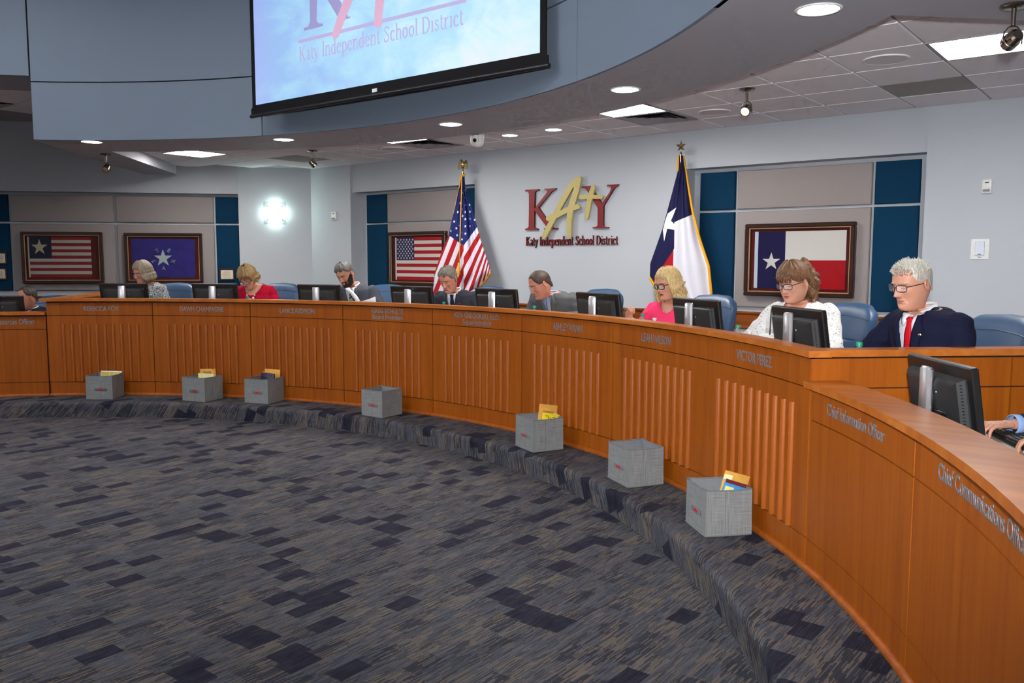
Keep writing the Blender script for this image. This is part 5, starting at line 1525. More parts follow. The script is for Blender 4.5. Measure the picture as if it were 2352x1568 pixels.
def build_person(spec):
    P = dict(spec); HT = P['head_px']; r = P['r']; k = P.get('scale', 1.08)
    H = at_cyl(HT[0], HT[1], r)
    cam_dir = atan2(CAM.y - H.y, CAM.x - H.x)
    bface = cam_dir - R_(P['body_left'])          # world angle the chest faces
    lean = R_(P.get('lean', 12)); zf = P['floor']
    seat = P.get('seat', zf + .47)
    hyaw = -R_(P['head_left'] - P['body_left'])   # relative head yaw
    # spine in body space: +y forward, x to the person's right
    sp_len = P.get('sp', .60)
    hoff = Vector((P.get('hx', 0.0), P.get('hf', .06), P.get('hu', .155)))
    N0 = Vector((P.get('sx', 0.0), sin(lean) * sp_len, cos(lean) * sp_len))
    hc = N0 + hoff                                # head centre relative to the hips
    scl = k
    hipz = H.z - hc.z * scl
    root_rot = Matrix.Rotation(bface - pi / 2, 4, 'Z')
    base = H - (root_rot @ (Vector((hc.x, hc.y, 0)) * scl)); base.z = zf
    root = empty('person', base, bface - pi / 2, P['label'], 'person')
    B = Matrix.Translation((0, 0, hipz - zf)) @ Matrix.Scale(scl, 4)   # body space to root space
    def spine(s):
        t = s / .605; return Vector((N0.x * t * t, N0.y * t * (.75 + .25 * t), N0.z * t))
    P['spine'] = spine
    HM = B @ Matrix.Translation(hc) @ Matrix.Rotation(hyaw, 4, 'Z') @ Matrix.Rotation(-R_(P.get('pitch', 20)), 4, 'X') @ Matrix.Rotation(R_(P.get('roll', 0)), 4, 'Y')
    HMi = (Matrix.Translation(hc) @ Matrix.Rotation(hyaw, 4, 'Z') @ Matrix.Rotation(-R_(P.get('pitch', 20)), 4, 'X') @ Matrix.Rotation(R_(P.get('roll', 0)), 4, 'Y')).inverted()
    P['neck_local'] = HMi @ spine(.560); P['neck_axes'] = HMi.to_3x3() @ Matrix.Rotation(hyaw, 3, 'Z')
    # arms
    shw = P.get('shw', .188) - .012; sh = spine(.522); arms = {}
    ar = P.get('armr', 1.0)
    for s, nm in ((1, 'R'), (-1, 'L')):
        S0 = sh + Vector((s * shw, 0, -.02))
        el, wr = P.get('arm' + nm, ((.27, .16, .24), (.16, .38, .27)))
        E_ = Vector((s * el[0], el[1], el[2])) + (N0 * .15); Wp = Vector((s * wr[0], wr[1], wr[2])) + (N0 * .15)
        arms[nm] = (S0, E_, Wp)
    def arm_caps(mb, off, cut=1.0):
        for nm, (S0, E_, Wp) in arms.items():
            mb.capsule(S0, E_, (.050 + off) * ar, (.043 + off) * ar, 14); mb.capsule(E_, E_.lerp(Wp, cut), (.044 + off) * ar, (.031 + off * .9) * ar, 14)
    # body: head and neck flow into the shoulders, with arms, hands and legs in one mesh
    m = MB(); tb = MB(); tb.loft(torso_rings(P, -.008, hi=9)); arm_caps(tb, -.006)
    for s in (-1, 1):
        kn = Vector((s * .13, .44, -.02)); ft = Vector((s * .13, .46, -(hipz - zf) / scl + .10))
        tb.capsule((s * .10, .02, .02), kn, .080, .058, 12); tb.capsule(kn, ft, .056, .042, 12); tb.capsule(ft + Vector((0, 0, -.05)), ft + Vector((0, .14, -.062)), .042, .034, 12)
    bm_ = remesh(tb, .013, 6)
    join_into(m, bm_, 0, B)
    hb = MB()
    for nm, (S0, E_, Wp) in arms.items():
        s = 1 if nm == 'R' else -1; f = (Wp - E_).normalized(); hs = P.get('hand' + nm, {})
        fw = Vector(hs.get('fwd', f)); pl = Vector(hs.get('palm', (0, 0, -1)))
        hand(hb, Wp + f * .012, fw, pl, hs.get('side', s), hs.get('curl', (30, 35, 25)), thumb=hs.get('thumb', (35, 20)))
    b0 = len(m.v); m.v += [B @ p for p in hb.v]; m.f += [[b0 + i for i in f] for f in hb.f]; m.m += [0] * len(hb.f)
    head_mesh(m, HM, P)
    sk = P['skin']
    body = m.build('body', [sk, P.get('lips', sk), P.get('browm', P['hairm']), M_EYED, M_EYEW, M_EYED], root, smooth=True)
    # hair
    if P.get('hair'):
        h = MB(); P['hair'](h, HM); ho = h.build('hair', P['hairm'], root, smooth=True)
    # garment
    g = MB(); off = P.get('off', .016); g.loft(torso_rings(P, off, hi=P.get('top_hi', 9))); arm_caps(g, off, P.get('sleeve', .93))
    gm = remesh(g, .008, 6)
    bm = bmesh.new(); bm.from_mesh(gm)
    ax = spine(.605)
    def rel(c):
        s = .605 * c.dot(ax) / ax.length_squared; sp = spine(min(max(s, 0), .605)); return s, c.x - sp.x, c.y - sp.y
    kill = [f for f in bm.faces if P['cut'](*rel(f.calc_center_median()))]
    bmesh.ops.delete(bm, geom=kill, context='FACES')
    bm.to_mesh(gm); bm.free()
    cos_, nrm_ = [v.co.copy() for v in gm.vertices], [v.normal.copy() for v in gm.vertices]; flat_ = []
    for co, nr in zip(cos_, nrm_):      # cloth creases on the sleeves and waist
        dx = abs(co.x) - .17
        cr = noise.noise((co.x * 9, co.y * 9 + 3, co.z * 26 + P['head_px'][0])) * (.011 if dx > 0 else .004)
        flat_ += list(B @ (co + nr * cr))
    gm.vertices.foreach_set('co', flat_)
    gm.polygons.foreach_set('use_smooth', [True] * len(gm.polygons))
    go = link(P['garment'][0], gm, P['garment'][1], root)
    md = go.modifiers.new('thickness', 'SOLIDIFY'); md.thickness = .005; md.offset = -1
    # trousers (hidden behind the dais)
    tr = MB()
    for s in (-1, 1):
        kn = Vector((s * .13, .44, -.02)); ft = Vector((s * .13, .46, -(hipz - zf) / scl + .16))
        tr.capsule((s * .09, .0, .02), kn, .098, .075, 12); tr.capsule(kn, ft, .073, .060, 12)
    trm = remesh(tr, .02, 3)
    for v in trm.vertices: v.co = B @ v.co
    link('trousers', trm, P.get('legm', P['garment'][1]), root)
    fr = lambda x, s, d: front_pt(P, B, x, s, d)
    ctx = dict(root=root, B=B, HM=HM, P=P, spine=spine, arms=arms, front=fr)
    if P.get('extras'): P['extras'](ctx)
    chf = P.get('chair_face', bface); cb = P.get('chair_back', .10)
    cl = Vector((base.x, base.y, zf)) - Vector((cos(chf), sin(chf), 0)) * cb + Vector(P.get('chair_off', (0, 0, 0)))
    put_chair(cl, chf, P['chair'])
    return ctx
def front_pt(P, B, x, s, d):
    """a point on the chest: x sideways, s up the spine, d in front of the skin torso"""
    rings = torso_rings(P, d); T = [0.0, .10, .20, .30, .40, .47, .530, .558, .578, .605]
    def yat(i):
        best = None; rg = rings[i]; n = len(rg); c = P['spine'](T[i])
        rx = max(abs(p.x - c.x) for p in rg); top = [p for p in rg if p.y >= c.y]
        top.sort(key=lambda p: p.x)
        X = c.x + max(-rx * .98, min(rx * .98, x))
        for a, q in zip(top[:-1], top[1:]):
            if a.x <= X <= q.x:
                t = (X - a.x) / ((q.x - a.x) or 1); return Vector((X, a.y + (q.y - a.y) * t, a.z + (q.z - a.z) * t))
        return top[0 if X < c.x else -1]
    for i in range(len(T) - 1):
        if s <= T[i + 1]:
            t = (s - T[i]) / (T[i + 1] - T[i]); return B @ yat(i).lerp(yat(i + 1), t)
    return B @ yat(len(T) - 1)
def sheet(ctx, name, rows, mat, thick=.003, parent=None):
    """cloth piece on the chest from rows of (x, s, d) points"""
    vs = [ctx['front'](*p) for r in rows for p in r]; n = len(rows[0])
    fs = [(j * n + i, j * n + i + 1, (j + 1) * n + i + 1, (j + 1) * n + i) for j in range(len(rows) - 1) for i in range(n - 1)]
    b = MB(); b.add(vs, fs); o = b.build(name, mat, parent or ctx['root'], smooth=True)
    md = o.modifiers.new('thickness', 'SOLIDIFY'); md.thickness = thick; md.offset = 0
    return o
def suit(tie=None, tie_pat=None, shirt=None, pin=True, w=.060, bottom=.20, badge=False, lapel=None):
    """cut(), extras() for an open jacket with shirt, collar, tie and lapels"""
    def cut(s, x, y):
        if s > .540 and hypot(x, y - .030) < .060: return True
        if y < .01: return False
        return bottom < s and abs(x) < w * min(1, (s - bottom) / (.52 - bottom))
    def extras(ctx):
        P = ctx['P']; root = ctx['root']
        # shirt: an inner torso shell
        g = MB(); g.loft(torso_rings(P, .002, lo=2, hi=8)); me = remesh(g, .012, 3)
        for v in me.vertices: v.co = ctx['B'] @ v.co
        sh = link('shirt', me, shirt, root)
        # collar: a band around the neck and two wings
        c0 = ctx['spine'](.562) + Vector((0, .014, 0)); nb_ = ctx['B'].inverted() @ (ctx['HM'] @ Vector((0, -.012, -.118))); c1 = ctx['spine'](.575).lerp(nb_, .42)
        b = MB(); ring0, ring1, ring2 = [], [], []
        for kx in range(25):
            a = R_(-238 + kx * 296 / 24) ; e = Vector((cos(a) * .069, sin(a) * .066, 0)); e1 = Vector((cos(a) * .063, sin(a) * .062, 0)); bkk = max(0, -sin(a)) * .010
            ring0.append(ctx['B'] @ (c0 + e * .92 + Vector((0, 0, -.022)))); ring1.append(ctx['B'] @ (c1 + e1 + Vector((0, 0, .020 + bkk - max(0, sin(a)) * .034)))); ring2.append(ctx['B'] @ (c1 + e1 * .965 + Vector((0, 0, .010 + bkk - max(0, sin(a)) * .034))))
        n = 25; b.add(ring0 + ring1 + ring2, [(i, i + 1, n + i + 1, n + i) for i in range(n - 1)] + [(n + i, n + i + 1, 2 * n + i + 1, 2 * n + i) for i in range(n - 1)])
        co = b.build('collar', shirt, sh, smooth=True); md = co.modifiers.new('t', 'SOLIDIFY'); md.thickness = .004
        jc = MB(); q0, q1, q2 = [], [], []          # jacket collar around the back of the neck
        for kx in range(21):
            a = R_(-205 + kx * 230 / 20); u_ = Vector((cos(a), sin(a) * .96, 0))
            q0.append(ctx['B'] @ (c0 + u_ * .102 + Vector((0, 0, -.018 - max(0, sin(a)) * .03)))); q1.append(ctx['B'] @ (c1 + u_ * .0690 + Vector((0, 0, .008 - max(0, sin(a)) * .050)))); q2.append(ctx['B'] @ (c0 + u_ * .066 + Vector((0, 0, -.012))))
        n = 21; jc.add(q0 + q1 + q2, [(i, i + 1, n + i + 1, n + i) for i in range(n - 1)] + [(n + i, n + i + 1, 2 * n + i + 1, 2 * n + i) for i in range(n - 1)])
        jo = jc.build('jacket_collar', P['garment'][1], root, smooth=True); md = jo.modifiers.new('t', 'SOLIDIFY'); md.thickness = .004
        for sg_ in (-1, 1):
            rows = [[(sg_ * .012, .562, .014), (sg_ * .045, .563, .014), (sg_ * .070, .560, .014)], [(sg_ * .016, .535, .016), (sg_ * .040, .535, .016), (sg_ * .060, .54, .016)], [(sg_ * .034, .492, .016), (sg_ * .038, .495, .016), (sg_ * .046, .51, .016)]]
            sheet(ctx, 'collar_wing', rows, shirt, .004, sh)
        if tie:
            b = MB()
            tw = [(.550, .016), (.538, .021), (.528, .016), (.518, .014), (.45, .022), (.36, .029), (.26, .036), (.16, .040), (.10, .036)]
            rows = [[(-x, s_, .013), (-x * .5, s_, .017), (0, s_, .0185), (x * .5, s_, .017), (x, s_, .013)] for s_, x in tw]
            rows[1] = [(x_, s_, d + .006) for x_, s_, d in rows[1]]; rows[0] = [(x_, s_, d + .003) for x_, s_, d in rows[0]]
            sheet(ctx, 'tie', rows, tie, .004, root)
        lm = lapel or P['garment'][1]; of = P.get('off', .016)
        for sg_ in (-1, 1):
            def ln(s_): return w * min(1, max(0, (s_ - bottom) / (.52 - bottom)))
            rows = []
            for s_, wid in ((.558, .022), (.52, .032), (.49, .045), (.468, .064), (.462, .052), (.42, .050), (.36, .040), (.29, .030), (bottom, .016)):
                x0 = ln(s_) - .015; rows.append([(sg_ * x0, s_, of + .010), (sg_ * (x0 + wid * .5), s_, of + .013), (sg_ * (x0 + wid), s_ + .004, of + .008)])
            sheet(ctx, 'lapel', rows, lm, .004)
        if pin:
            b = MB(); q = ctx['front'](-(w + .026), .455, of + .017); b.box((0, 0, 0), (.020, .006, .011), Matrix.Translation(q) @ Matrix.Rotation(R_(12), 4, 'Y'), 0, .002); b.build('lapel_pin', M_BRASS, root)
        if badge:
            b = MB(); q = ctx['front'](-.115, .30, of + .014); b.box((0, 0, 0), (.060, .004, .02), Matrix.Translation(q), 0, .002); b.box((0, 0, .03), (.008, .004, .04), Matrix.Translation(q)); b.build('badge_clip', M_SILVER, root)
    return cut, extras
def scoop(top, depth, width, back=.56):
    """neckline cut for a round-necked top"""
    def cut(s, x, y):
        if s > .548 and hypot(x, y) < max(.084, width * .9): return True
        if y < 0: return False
        return abs(x) < width and s > top - depth * max(0, 1 - (abs(x) / width)**2)
    return cut
def necklace(ctx, pts, mat, r=.0012, beads=None):
    b = MB(); b.tube([ctx['front'](*p) for p in pts], r, 5); o = b.build('necklace', mat, ctx['root'])
    for p, s in beads or []:
        q = ctx['front'](*p); bb = MB()
        for a in range(6): bb.ell((q.x + s * .7 * cos(a * pi / 3), q.y, q.z + s * .7 * sin(a * pi / 3)), (s * .5, s * .35, s * .5), 8, 5)
        bb.ell((q.x, q.y + .002, q.z), (s * .5, s * .4, s * .5), 8, 5); bb.build('flower', M_WHITEP, o, smooth=True)
    return o
# ---- shared cloth and hair
SK1, SK2, SK3 = skin('skin_fair', (206, 150, 124)), skin('skin_ruddy', (194, 130, 106)), skin('skin_tan', (188, 132, 108))
LIP1, LIP2, LIP3 = skin('lips_natural', (188, 112, 104)), skin('lips_rose', (186, 84, 84)), skin('lips_dark', (140, 50, 52))
SH_W, SH_B = fmat('white_shirt', (236, 236, 242)), fmat('light_blue_shirt', (150, 176, 222))
def short_low(front=.070, side=.004, nape=-.062):
    def f(a):
        d = abs(math.degrees(a))
        if d < 42: return front + .006 * cos(d * .1)
        if d < 72: return front + (side + .012 - front) * (d - 42) / 30
        if d < 100: return side + .012 * (1 - (d - 72) / 28) * (1 if d < 90 else .6)
        return side + (nape - side) * min(1, (d - 100) / 50)
    return f
def h_short(front, side, nape, th, thtop, lump, seed, extra=None):
    def go(mb, M):
        hair_shell(mb, M, short_low(front, side, nape), lambda a, z, t: th + (thtop - th) * max(0, min(1, (z - .03) / .07)), lump, seed)
        if extra: extra(mb, M)
    return go
top_front = lambda a, z: z > .06 and abs(a) < 2.4
# ---- man with white hair, navy suit, red tie
def tie_plain(name, rgb): return fmat(name, rgb, 300, .45, .1)
c_, e_ = suit(tie_plain('red_satin_tie', (196, 20, 34)), None, SH_W, True, .066, .16, True)
build_person(dict(head_px=(2094, 652), r=6.60, body_left=46, head_left=46, pitch=13, roll=-2, lean=6, floor=Z_HI, hf=0.085, hu=0.096, hx=.02,
    label='person with short white hair, glasses, navy suit and red tie at the right', skin=SK1, lips=LIP1, hairm=hair_mat('white_hair', (150, 142, 132), (226, 220, 208), (70, 70, 10)),
    browm=simple('grey_brow', (170, 150, 130), .8), hair=h_short(.090, .014, -.050, .004, .008, .5, 3, lambda mb, M: spikes(mb, M, 520, .050, .019, .0028, 5, .25, top_front)),
    garment=('jacket', fmat('navy_suit', (26, 28, 50))), cut=c_, extras=lambda c: (e_(c), glasses(c['root'], c['HM'], M_BLACK, .0020, .0265, .0165)), off=.020, shw=.20, nose=1.12, old=1.0, scale=1.07, girth=1.02,
    armR=((.33, .12, .22), (.30, .36, .16)), armL=((.24, .06, .18), (.05, .26, .14)), neck_r=.057, chair='navy leather chair behind the man with white hair', chair_face=None or R_(-128), chair_back=.02, chair_off=(0.063, .10, 0)))
# ---- woman with curly brown hair, white flecked top
def flecked():
    c = lin((226, 224, 220)); M = Mat('white_flecked_knit', c, .9, 0, .1); v = M.coord(scale=(1, 1, 2.6)); n = M.noise(M.coord(scale=(30, 30, 120), rot=(.4, .5, 0)), 2.2, 1)
    M.base(M.mix((n > .665), c, lin((86, 86, 98)))); M.bump(M.noise(v, 300, 2), .2, .001); return M.m
def h_curly(mb, M):
    def low(a):
        d = abs(math.degrees(a))
        if d < 38: return .040 + .012 * sin(d * .9)
        if d < 66: return .040 - .025 * (d - 38) / 28
        if d < 100: return .015
        return .015 - .06 * min(1, (d - 100) / 50)
    hair_shell(mb, M, low, lambda a, z, t: .015 + .010 * max(0, (z - .05) / .06), .5, 2)
    rnd = random.Random(4); m2 = MB()
    for k in range(150):     # ponytail of loose curls at the back of the head
        t = k / 150; c = Vector((-.010 + rnd.gauss(0, .026), -.088 - .055 * sin(pi * min(1, t * 1.1)) + rnd.gauss(0, .022), .078 - .255 * t + rnd.gauss(0, .012)))
        rr = rnd.uniform(.016, .030) * (1 if t < .85 else .8); m2.ell(c, (rr, rr, rr * 1.25), 8, 6)
    me = remesh(m2, .0065, 1)
    fl_ = []
    for co, nr in [(v.co.copy(), v.normal.copy()) for v in me.vertices]: fl_ += list(co + nr * .006 * noise.noise(co * 90))
    me.vertices.foreach_set('co', fl_)
    join_into(mb, me, 0, M)
    for k in range(44):      # fringe strands
        a = rnd.uniform(-.75, .75); x, y = head_xy(a, .075); x2, y2 = head_xy(a, .03)
        L = rnd.uniform(.022, .040)
        p0 = Vector((x, y + .010, .082)); p1 = Vector((x2, y2 + .020, .055)); p2 = Vector((x2 * 1.04, y2 + .013, .060 - L))
        mb.tube([p0, p1, p2], [.004, .0042, .0014], 5, 0, M)
FL = flecked()
def ex_curly(c):
    glasses(c['root'], c['HM'], simple('dark_blue_frames', (26, 30, 54), .4), .0023, .0265, .0175, -.002)
    necklace(c, [(-.062, .555, .012), (-.045, .50, .008), (-.012, .438, .012), (.0, .425, .022), (.012, .438, .012), (.045, .50, .008), (.062, .555, .012)], M_BRASS, .0014)
    b = MB(); q = c['front'](0, .420, .026); b.ell(q, (.007, .005, .009), 8, 6); b.build('pendant', M_BRASS, c['root'])
    b = MB(); q = c['HM'] @ Vector((-.084, -.006, -.040)); b.ell(q, (.005, .005, .006), 8, 6); b.build('earring', M_SILVER, c['root'])
    b = MB(); q = c['front'](-.085, .455, .024); b.box((0, 0, 0), (.014, .004, .010), Matrix.Translation(q)); b.build('pin', M_BRASS, c['root'])
build_person(dict(head_px=(1822, 648), r=6.66, body_left=30, head_left=38, pitch=16, lean=5, floor=Z_HI, fem=1, hf=0.080, hu=0.098, hx=.015, fat=1.0, neck_r=.060,
    label='person with curly brown ponytail, glasses and a white flecked top', skin=SK1, lips=LIP2, hairm=hair_mat('curly_brown_hair', (62, 38, 22), (134, 94, 60), (50, 50, 22)), browm=simple('brown_brow', (96, 62, 44), .8), hair=h_curly,
    garment=('blouse', FL), legm=fmat('dark_trousers', (40, 40, 48)), cut=scoop(.552, .125, .075), extras=ex_curly, off=.014, shw=.185, armr=1.18, girth=1.16, bust=.040, nose=.9, scale=1.08,
    armR=((.34, .16, .17), (.50, .40, .15)), armL=((.27, .14, .20), (.10, .36, .20)), chair='navy leather chair behind the curly-haired woman', chair_face=R_(-119), chair_back=.05, chair_off=(0.045, -.02, 0)))
# ---- blonde woman in pink
def h_long(mb, M):
    def low(a):
        d = math.degrees(a)
        ad = abs(d)
        o0, o1 = (40, 60) if d > 0 else (52, 74)
        if ad < o0: return .058 - .02 * (ad / o0)**2
        if ad < o1: return .038 - (.26 if d > 0 else .20) * ((ad - o0) / (o1 - o0))
        if ad < 85: return -.162 if d < 0 else -.22
        return -.165
    def th(a, z, t):
        return .012 + .005 * max(0, (z - .03) / .07) + .005 * (1 if z < .03 else 0)
    hair_shell(mb, M, low, th, .45, 9, lambda a, z: .012 + .010 * sin(z * 62 + a * 2) + .06 * max(0, -z - .10), 120, 44, (40, 16))
    rnd = random.Random(2)
    for k in range(26):
        s = rnd.choice((-1, -1, 1)); y = rnd.uniform(-.05, .02) if s < 0 else rnd.uniform(-.02, .06); L = rnd.uniform(.15, .24)
        p = [Vector((s * (.086 + .016 * sin(i * 1.1 + k)), y + .012 * cos(i * .9 + k), -.01 - L * i / 6)) for i in range(7)]
        mb.tube(p, [.004, .007, .008, .008, .007, .005, .0015], 5, 0, M)
PINK = fmat('pink_knit', (232, 60, 104), 600)
def ex_pink(c):
    glasses(c['root'], c['HM'], M_BLACK, .0036, .0265, .0190, -.004)
    necklace(c, [(-.060, .56, .014), (-.035, .515, .018), (0, .488, .022), (.035, .515, .018), (.060, .56, .014)], M_SILVER, .0012)
    b = MB(); q = c['front'](-.10, .43, .026); b.box((0, 0, 0), (.022, .005, .012), Matrix.Translation(q)); b.build('pin', M_BRASS, c['root'])
    S0, E_, Wp = c['arms']['R']; b = MB(); d = (Wp - E_).normalized(); u = d.cross(Vector((0, 0, 1))).normalized(); w = u.cross(d)
    for j in range(3):
        cc = E_.lerp(Wp, .90 + .035 * j); b.tube([c['B'] @ (cc + (u * cos(a) + w * sin(a)) * .040) for a in [2 * pi * k / 16 for k in range(16)]], .004, 6, closed=True)
    b.build('bracelet', M_SILVER, c['root'], smooth=True)
cx6 = build_person(dict(head_px=(1535, 650), r=6.66, body_left=22, head_left=52, pitch=15, lean=4, floor=Z_HI, fem=1, hf=0.072, hu=0.114, hx=.01,
    label='person with long wavy blonde hair, dark glasses and a pink top holding a pen', skin=SK1, lips=LIP3, hairm=hair_mat('blonde_hair', (150, 112, 66), (226, 198, 140), (60, 60, 7)), browm=simple('dark_blonde_brow', (132, 92, 66), .8), hair=h_long,
    garment=('sweater', PINK), legm=fmat('charcoal_trousers', (46, 46, 50)), cut=scoop(.562, .062, .070), extras=ex_pink, off=.012, shw=.170, armr=1.05, bust=.040, nose=.85, scale=1.07, sleeve=.80,
    armR=((.27, .16, .16), (.26, .27, .335)), handR=dict(fwd=(-.05, .25, 1.0), palm=(-.85, .4, 0), curl=((62, 60, 30), (70, 62, 30), (78, 66, 30), (84, 66, 30)), thumb=(22, 30)),
    armL=((.25, .14, .18), (.10, .34, .17)), chair='navy leather chair behind the blonde woman in pink', chair_face=R_(-104), chair_back=.10, chair_off=(0.072, .0, 0)))
# ---- balding man, grey suit, light blue shirt
def dotted_tie(name, a, b_):
    M = Mat(name, lin(a), .5, 0, .4); x, y, z = M.xyz(M.coord()); k = ((x * 260 + z * 260).sin() * (x * 260 - z * 260).sin()) > .25
    M.base(M.mix(k, lin(a), lin(b_))); return M.m
c_, e_ = suit(dotted_tie('silver_patterned_tie', (150, 150, 168), (204, 200, 206)), None, SH_B, True, .062, .17)
def low_bald(a):
    d = abs(math.degrees(a))
    if d < 30: return .082
    if d < 70: return .082 - .070 * (d - 30) / 40
    if d < 100: return .012
    return .012 - .072 * min(1, (d - 100) / 45)
build_person(dict(head_px=(1240, 653), r=6.50, body_left=34, head_left=66, pitch=24, roll=4, lean=27, floor=Z_HI, hf=0.125, hu=0.045, hx=.05, fat=.6,
    label='person with thinning dark hair, wire glasses and grey suit leaning over the desk', skin=SK2, lips=LIP1, hairm=hair_mat('dark_brown_hair', (34, 24, 20), (84, 62, 52)), browm=simple('dark_brow', (70, 48, 38), .8),
    hair=lambda mb, M: hair_shell(mb, M, low_bald, lambda a, z, t: .0075 + (.002 if z < .07 else 0), .4, 6), garment=('jacket', fmat('mid_grey_suit', (92, 92, 94))), cut=c_,
    extras=lambda c: (e_(c), glasses(c['root'], c['HM'], M_SILVER, .0011, .0245, .0150, -.004)), off=.022, shw=.205, girth=1.10, nose=1.0, scale=1.08, neck_r=.060,
    armR=((.30, .16, .20), (.26, .40, .24)), armL=((.31, .12, .20), (.18, .40, .22)), chair='navy leather chair behind the man with wire glasses', chair_face=R_(-93), chair_back=.16, chair_off=(0.063, .05, 0)))
# ---- man with grey-brown hair, charcoal suit
c_, e_ = suit(tie_plain('dark_navy_tie', (30, 32, 62)), None, SH_W, True, .062, .17)
build_person(dict(head_px=(1030, 642), r=6.56, body_left=26, head_left=34, pitch=24, roll=3, lean=15, floor=Z_HI, hf=0.105, hu=0.082, hx=.03,
    label='person with grey-brown hair, charcoal suit and dark tie reading before the striped flag', skin=SK2, lips=LIP1, hairm=hair_mat('grey_brown_hair', (70, 62, 54), (148, 138, 124)), browm=simple('grey_brown_brow', (110, 84, 70), .8),
    hair=h_short(.072, .008, -.055, .009, .021, .5, 8, lambda mb, M: spikes(mb, M, 220, .055, .016, .003, 2, .3, top_front)), garment=('jacket', fmat('charcoal_suit', (54, 54, 62))), cut=c_, extras=e_, off=.021, shw=.20, nose=1.05, old=.7, scale=1.08,
    armR=((.28, .16, .20), (.20, .40, .22)), armL=((.30, .14, .18), (.16, .40, .20)), chair='navy leather chair just right of the man before the striped flag', chair_face=R_(-80), chair_back=.15, chair_off=(0.081, .0, 0)))
# ---- bearded man
def stripe_tie():
    M = Mat('orange_striped_tie', (.1, .1, .1), .5, 0, .4); x, y, z = M.xyz(M.coord()); s = ((x + z * 1.1) * 26).mod(1.0)
    k = M.ramp(s, [(.0, lin((26, 24, 34))), (.45, lin((30, 28, 40))), (.5, lin((216, 128, 60))), (.72, lin((214, 160, 110))), (.78, lin((60, 60, 80))), (1, lin((60, 60, 80)))]); M.base(k); return M.m
c_, e_ = suit(stripe_tie(), None, SH_W, True, .066, .15)
cx3 = build_person(dict(head_px=(793, 630), r=6.54, body_left=30, head_left=38, pitch=28, roll=10, lean=14, floor=Z_HI, hf=0.105, hu=0.085, hx=.055, beard=1,
    label='person with a dark beard and greying hair in a grey suit, holding papers', skin=SK3, lips=LIP1, hairm=hair_mat('salt_pepper_hair', (40, 36, 34), (126, 120, 114)), browm=simple('dark_beard', (50, 38, 34), .85, 0, .2, .6, 300),
    hair=h_short(.070, .026, -.030, .006, .022, .5, 12, lambda mb, M: spikes(mb, M, 200, .06, .018, .003, 3, .3, top_front)), garment=('jacket', fmat('slate_suit', (74, 75, 84))), cut=c_, extras=e_, off=.022, shw=.205, nose=1.05, scale=1.08,
    armR=((.28, .16, .20), (.20, .40, .24)), armL=((.33, .12, .16), (.26, .40, .20)), chair='navy leather chair behind the bearded man', chair_face=R_(-72), chair_back=.12, chair_off=(0.072, .06, 0)))
# ---- woman in red
def h_pixie(mb, M):
    def low(a):
        d = math.degrees(a); ad = abs(d)
        if ad < 40: return .030 + .010 * sin(ad * .3)
        if ad < 62: return .030 - .045 * (ad - 40) / 22
        if ad < 95: return -.022
        return -.022 - .055 * min(1, (ad - 95) / 40)
    hair_shell(mb, M, low, lambda a, z, t: .022 + .012 * max(0, (z - .03) / .07) + (.012 if abs(a) > 1.6 and z < .0 else 0), .55, 21, lambda a, z: .010 + .28 * max(0, -z - .035) * (abs(a) > 1.5), lumpf=(60, 22))
    rnd = random.Random(8)
    for k in range(60):
        a = rnd.uniform(1.5, 2.9) * rnd.choice((-1, 1)); x, y = head_xy(a, -.03); p = Vector((x * 1.22, y * 1.2, rnd.uniform(-.055, -.01))); d = Vector((x, y, -.03)).normalized()
        mb.tube([p, p + d * .02 + Vector((0, 0, -.01)), p + d * .038 + Vector((0, 0, -.008))], [.005, .004, .001], 5, 0, M)
REDM = fmat('crimson_knit', (166, 16, 44), 600)
def ex_red(c):
    glasses(c['root'], c['HM'], simple('navy_frames', (28, 34, 62), .4), .0022, .0250, .0155, -.016)
    necklace(c, [(-.058, .56, .012), (-.060, .50, .016), (-.042, .455, .022), (-.028, .432, .024), (0, .414, .026), (.028, .432, .024), (.042, .455, .022), (.060, .50, .016), (.058, .56, .012)], M_SILVER, .0014,
             [((0, .402, .030), .015), ((-.030, .424, .028), .012), ((.030, .424, .028), .012), ((-.044, .456, .026), .008), ((.044, .456, .026), .008)])
build_person(dict(head_px=(569, 637), r=6.60, body_left=22, head_left=33, pitch=32, roll=2, lean=12, floor=Z_HI, fem=1, hf=0.125, hu=0.050, hx=.03,
    label='person with short light brown hair, glasses and a red top with white necklace', skin=SK1, lips=LIP2, hairm=hair_mat('light_brown_hair', (96, 68, 40), (176, 142, 92), (60, 60, 8)), browm=simple('light_brown_brow', (120, 86, 60), .8), hair=h_pixie,
    garment=('sweater', REDM), legm=fmat('black_trousers', (34, 34, 38)), cut=scoop(.558, .075, .098), extras=ex_red, off=.012, shw=.178, bust=.035, nose=.88, scale=1.07, sleeve=.9, girth=1.04,
    armR=((.27, .12, .18), (.22, .38, .20)), armL=((.28, .10, .16), (.18, .38, .18)), chair='navy leather chair behind the woman in red', chair_face=R_(-61), chair_back=.12, chair_off=(0.063, .07, 0)))
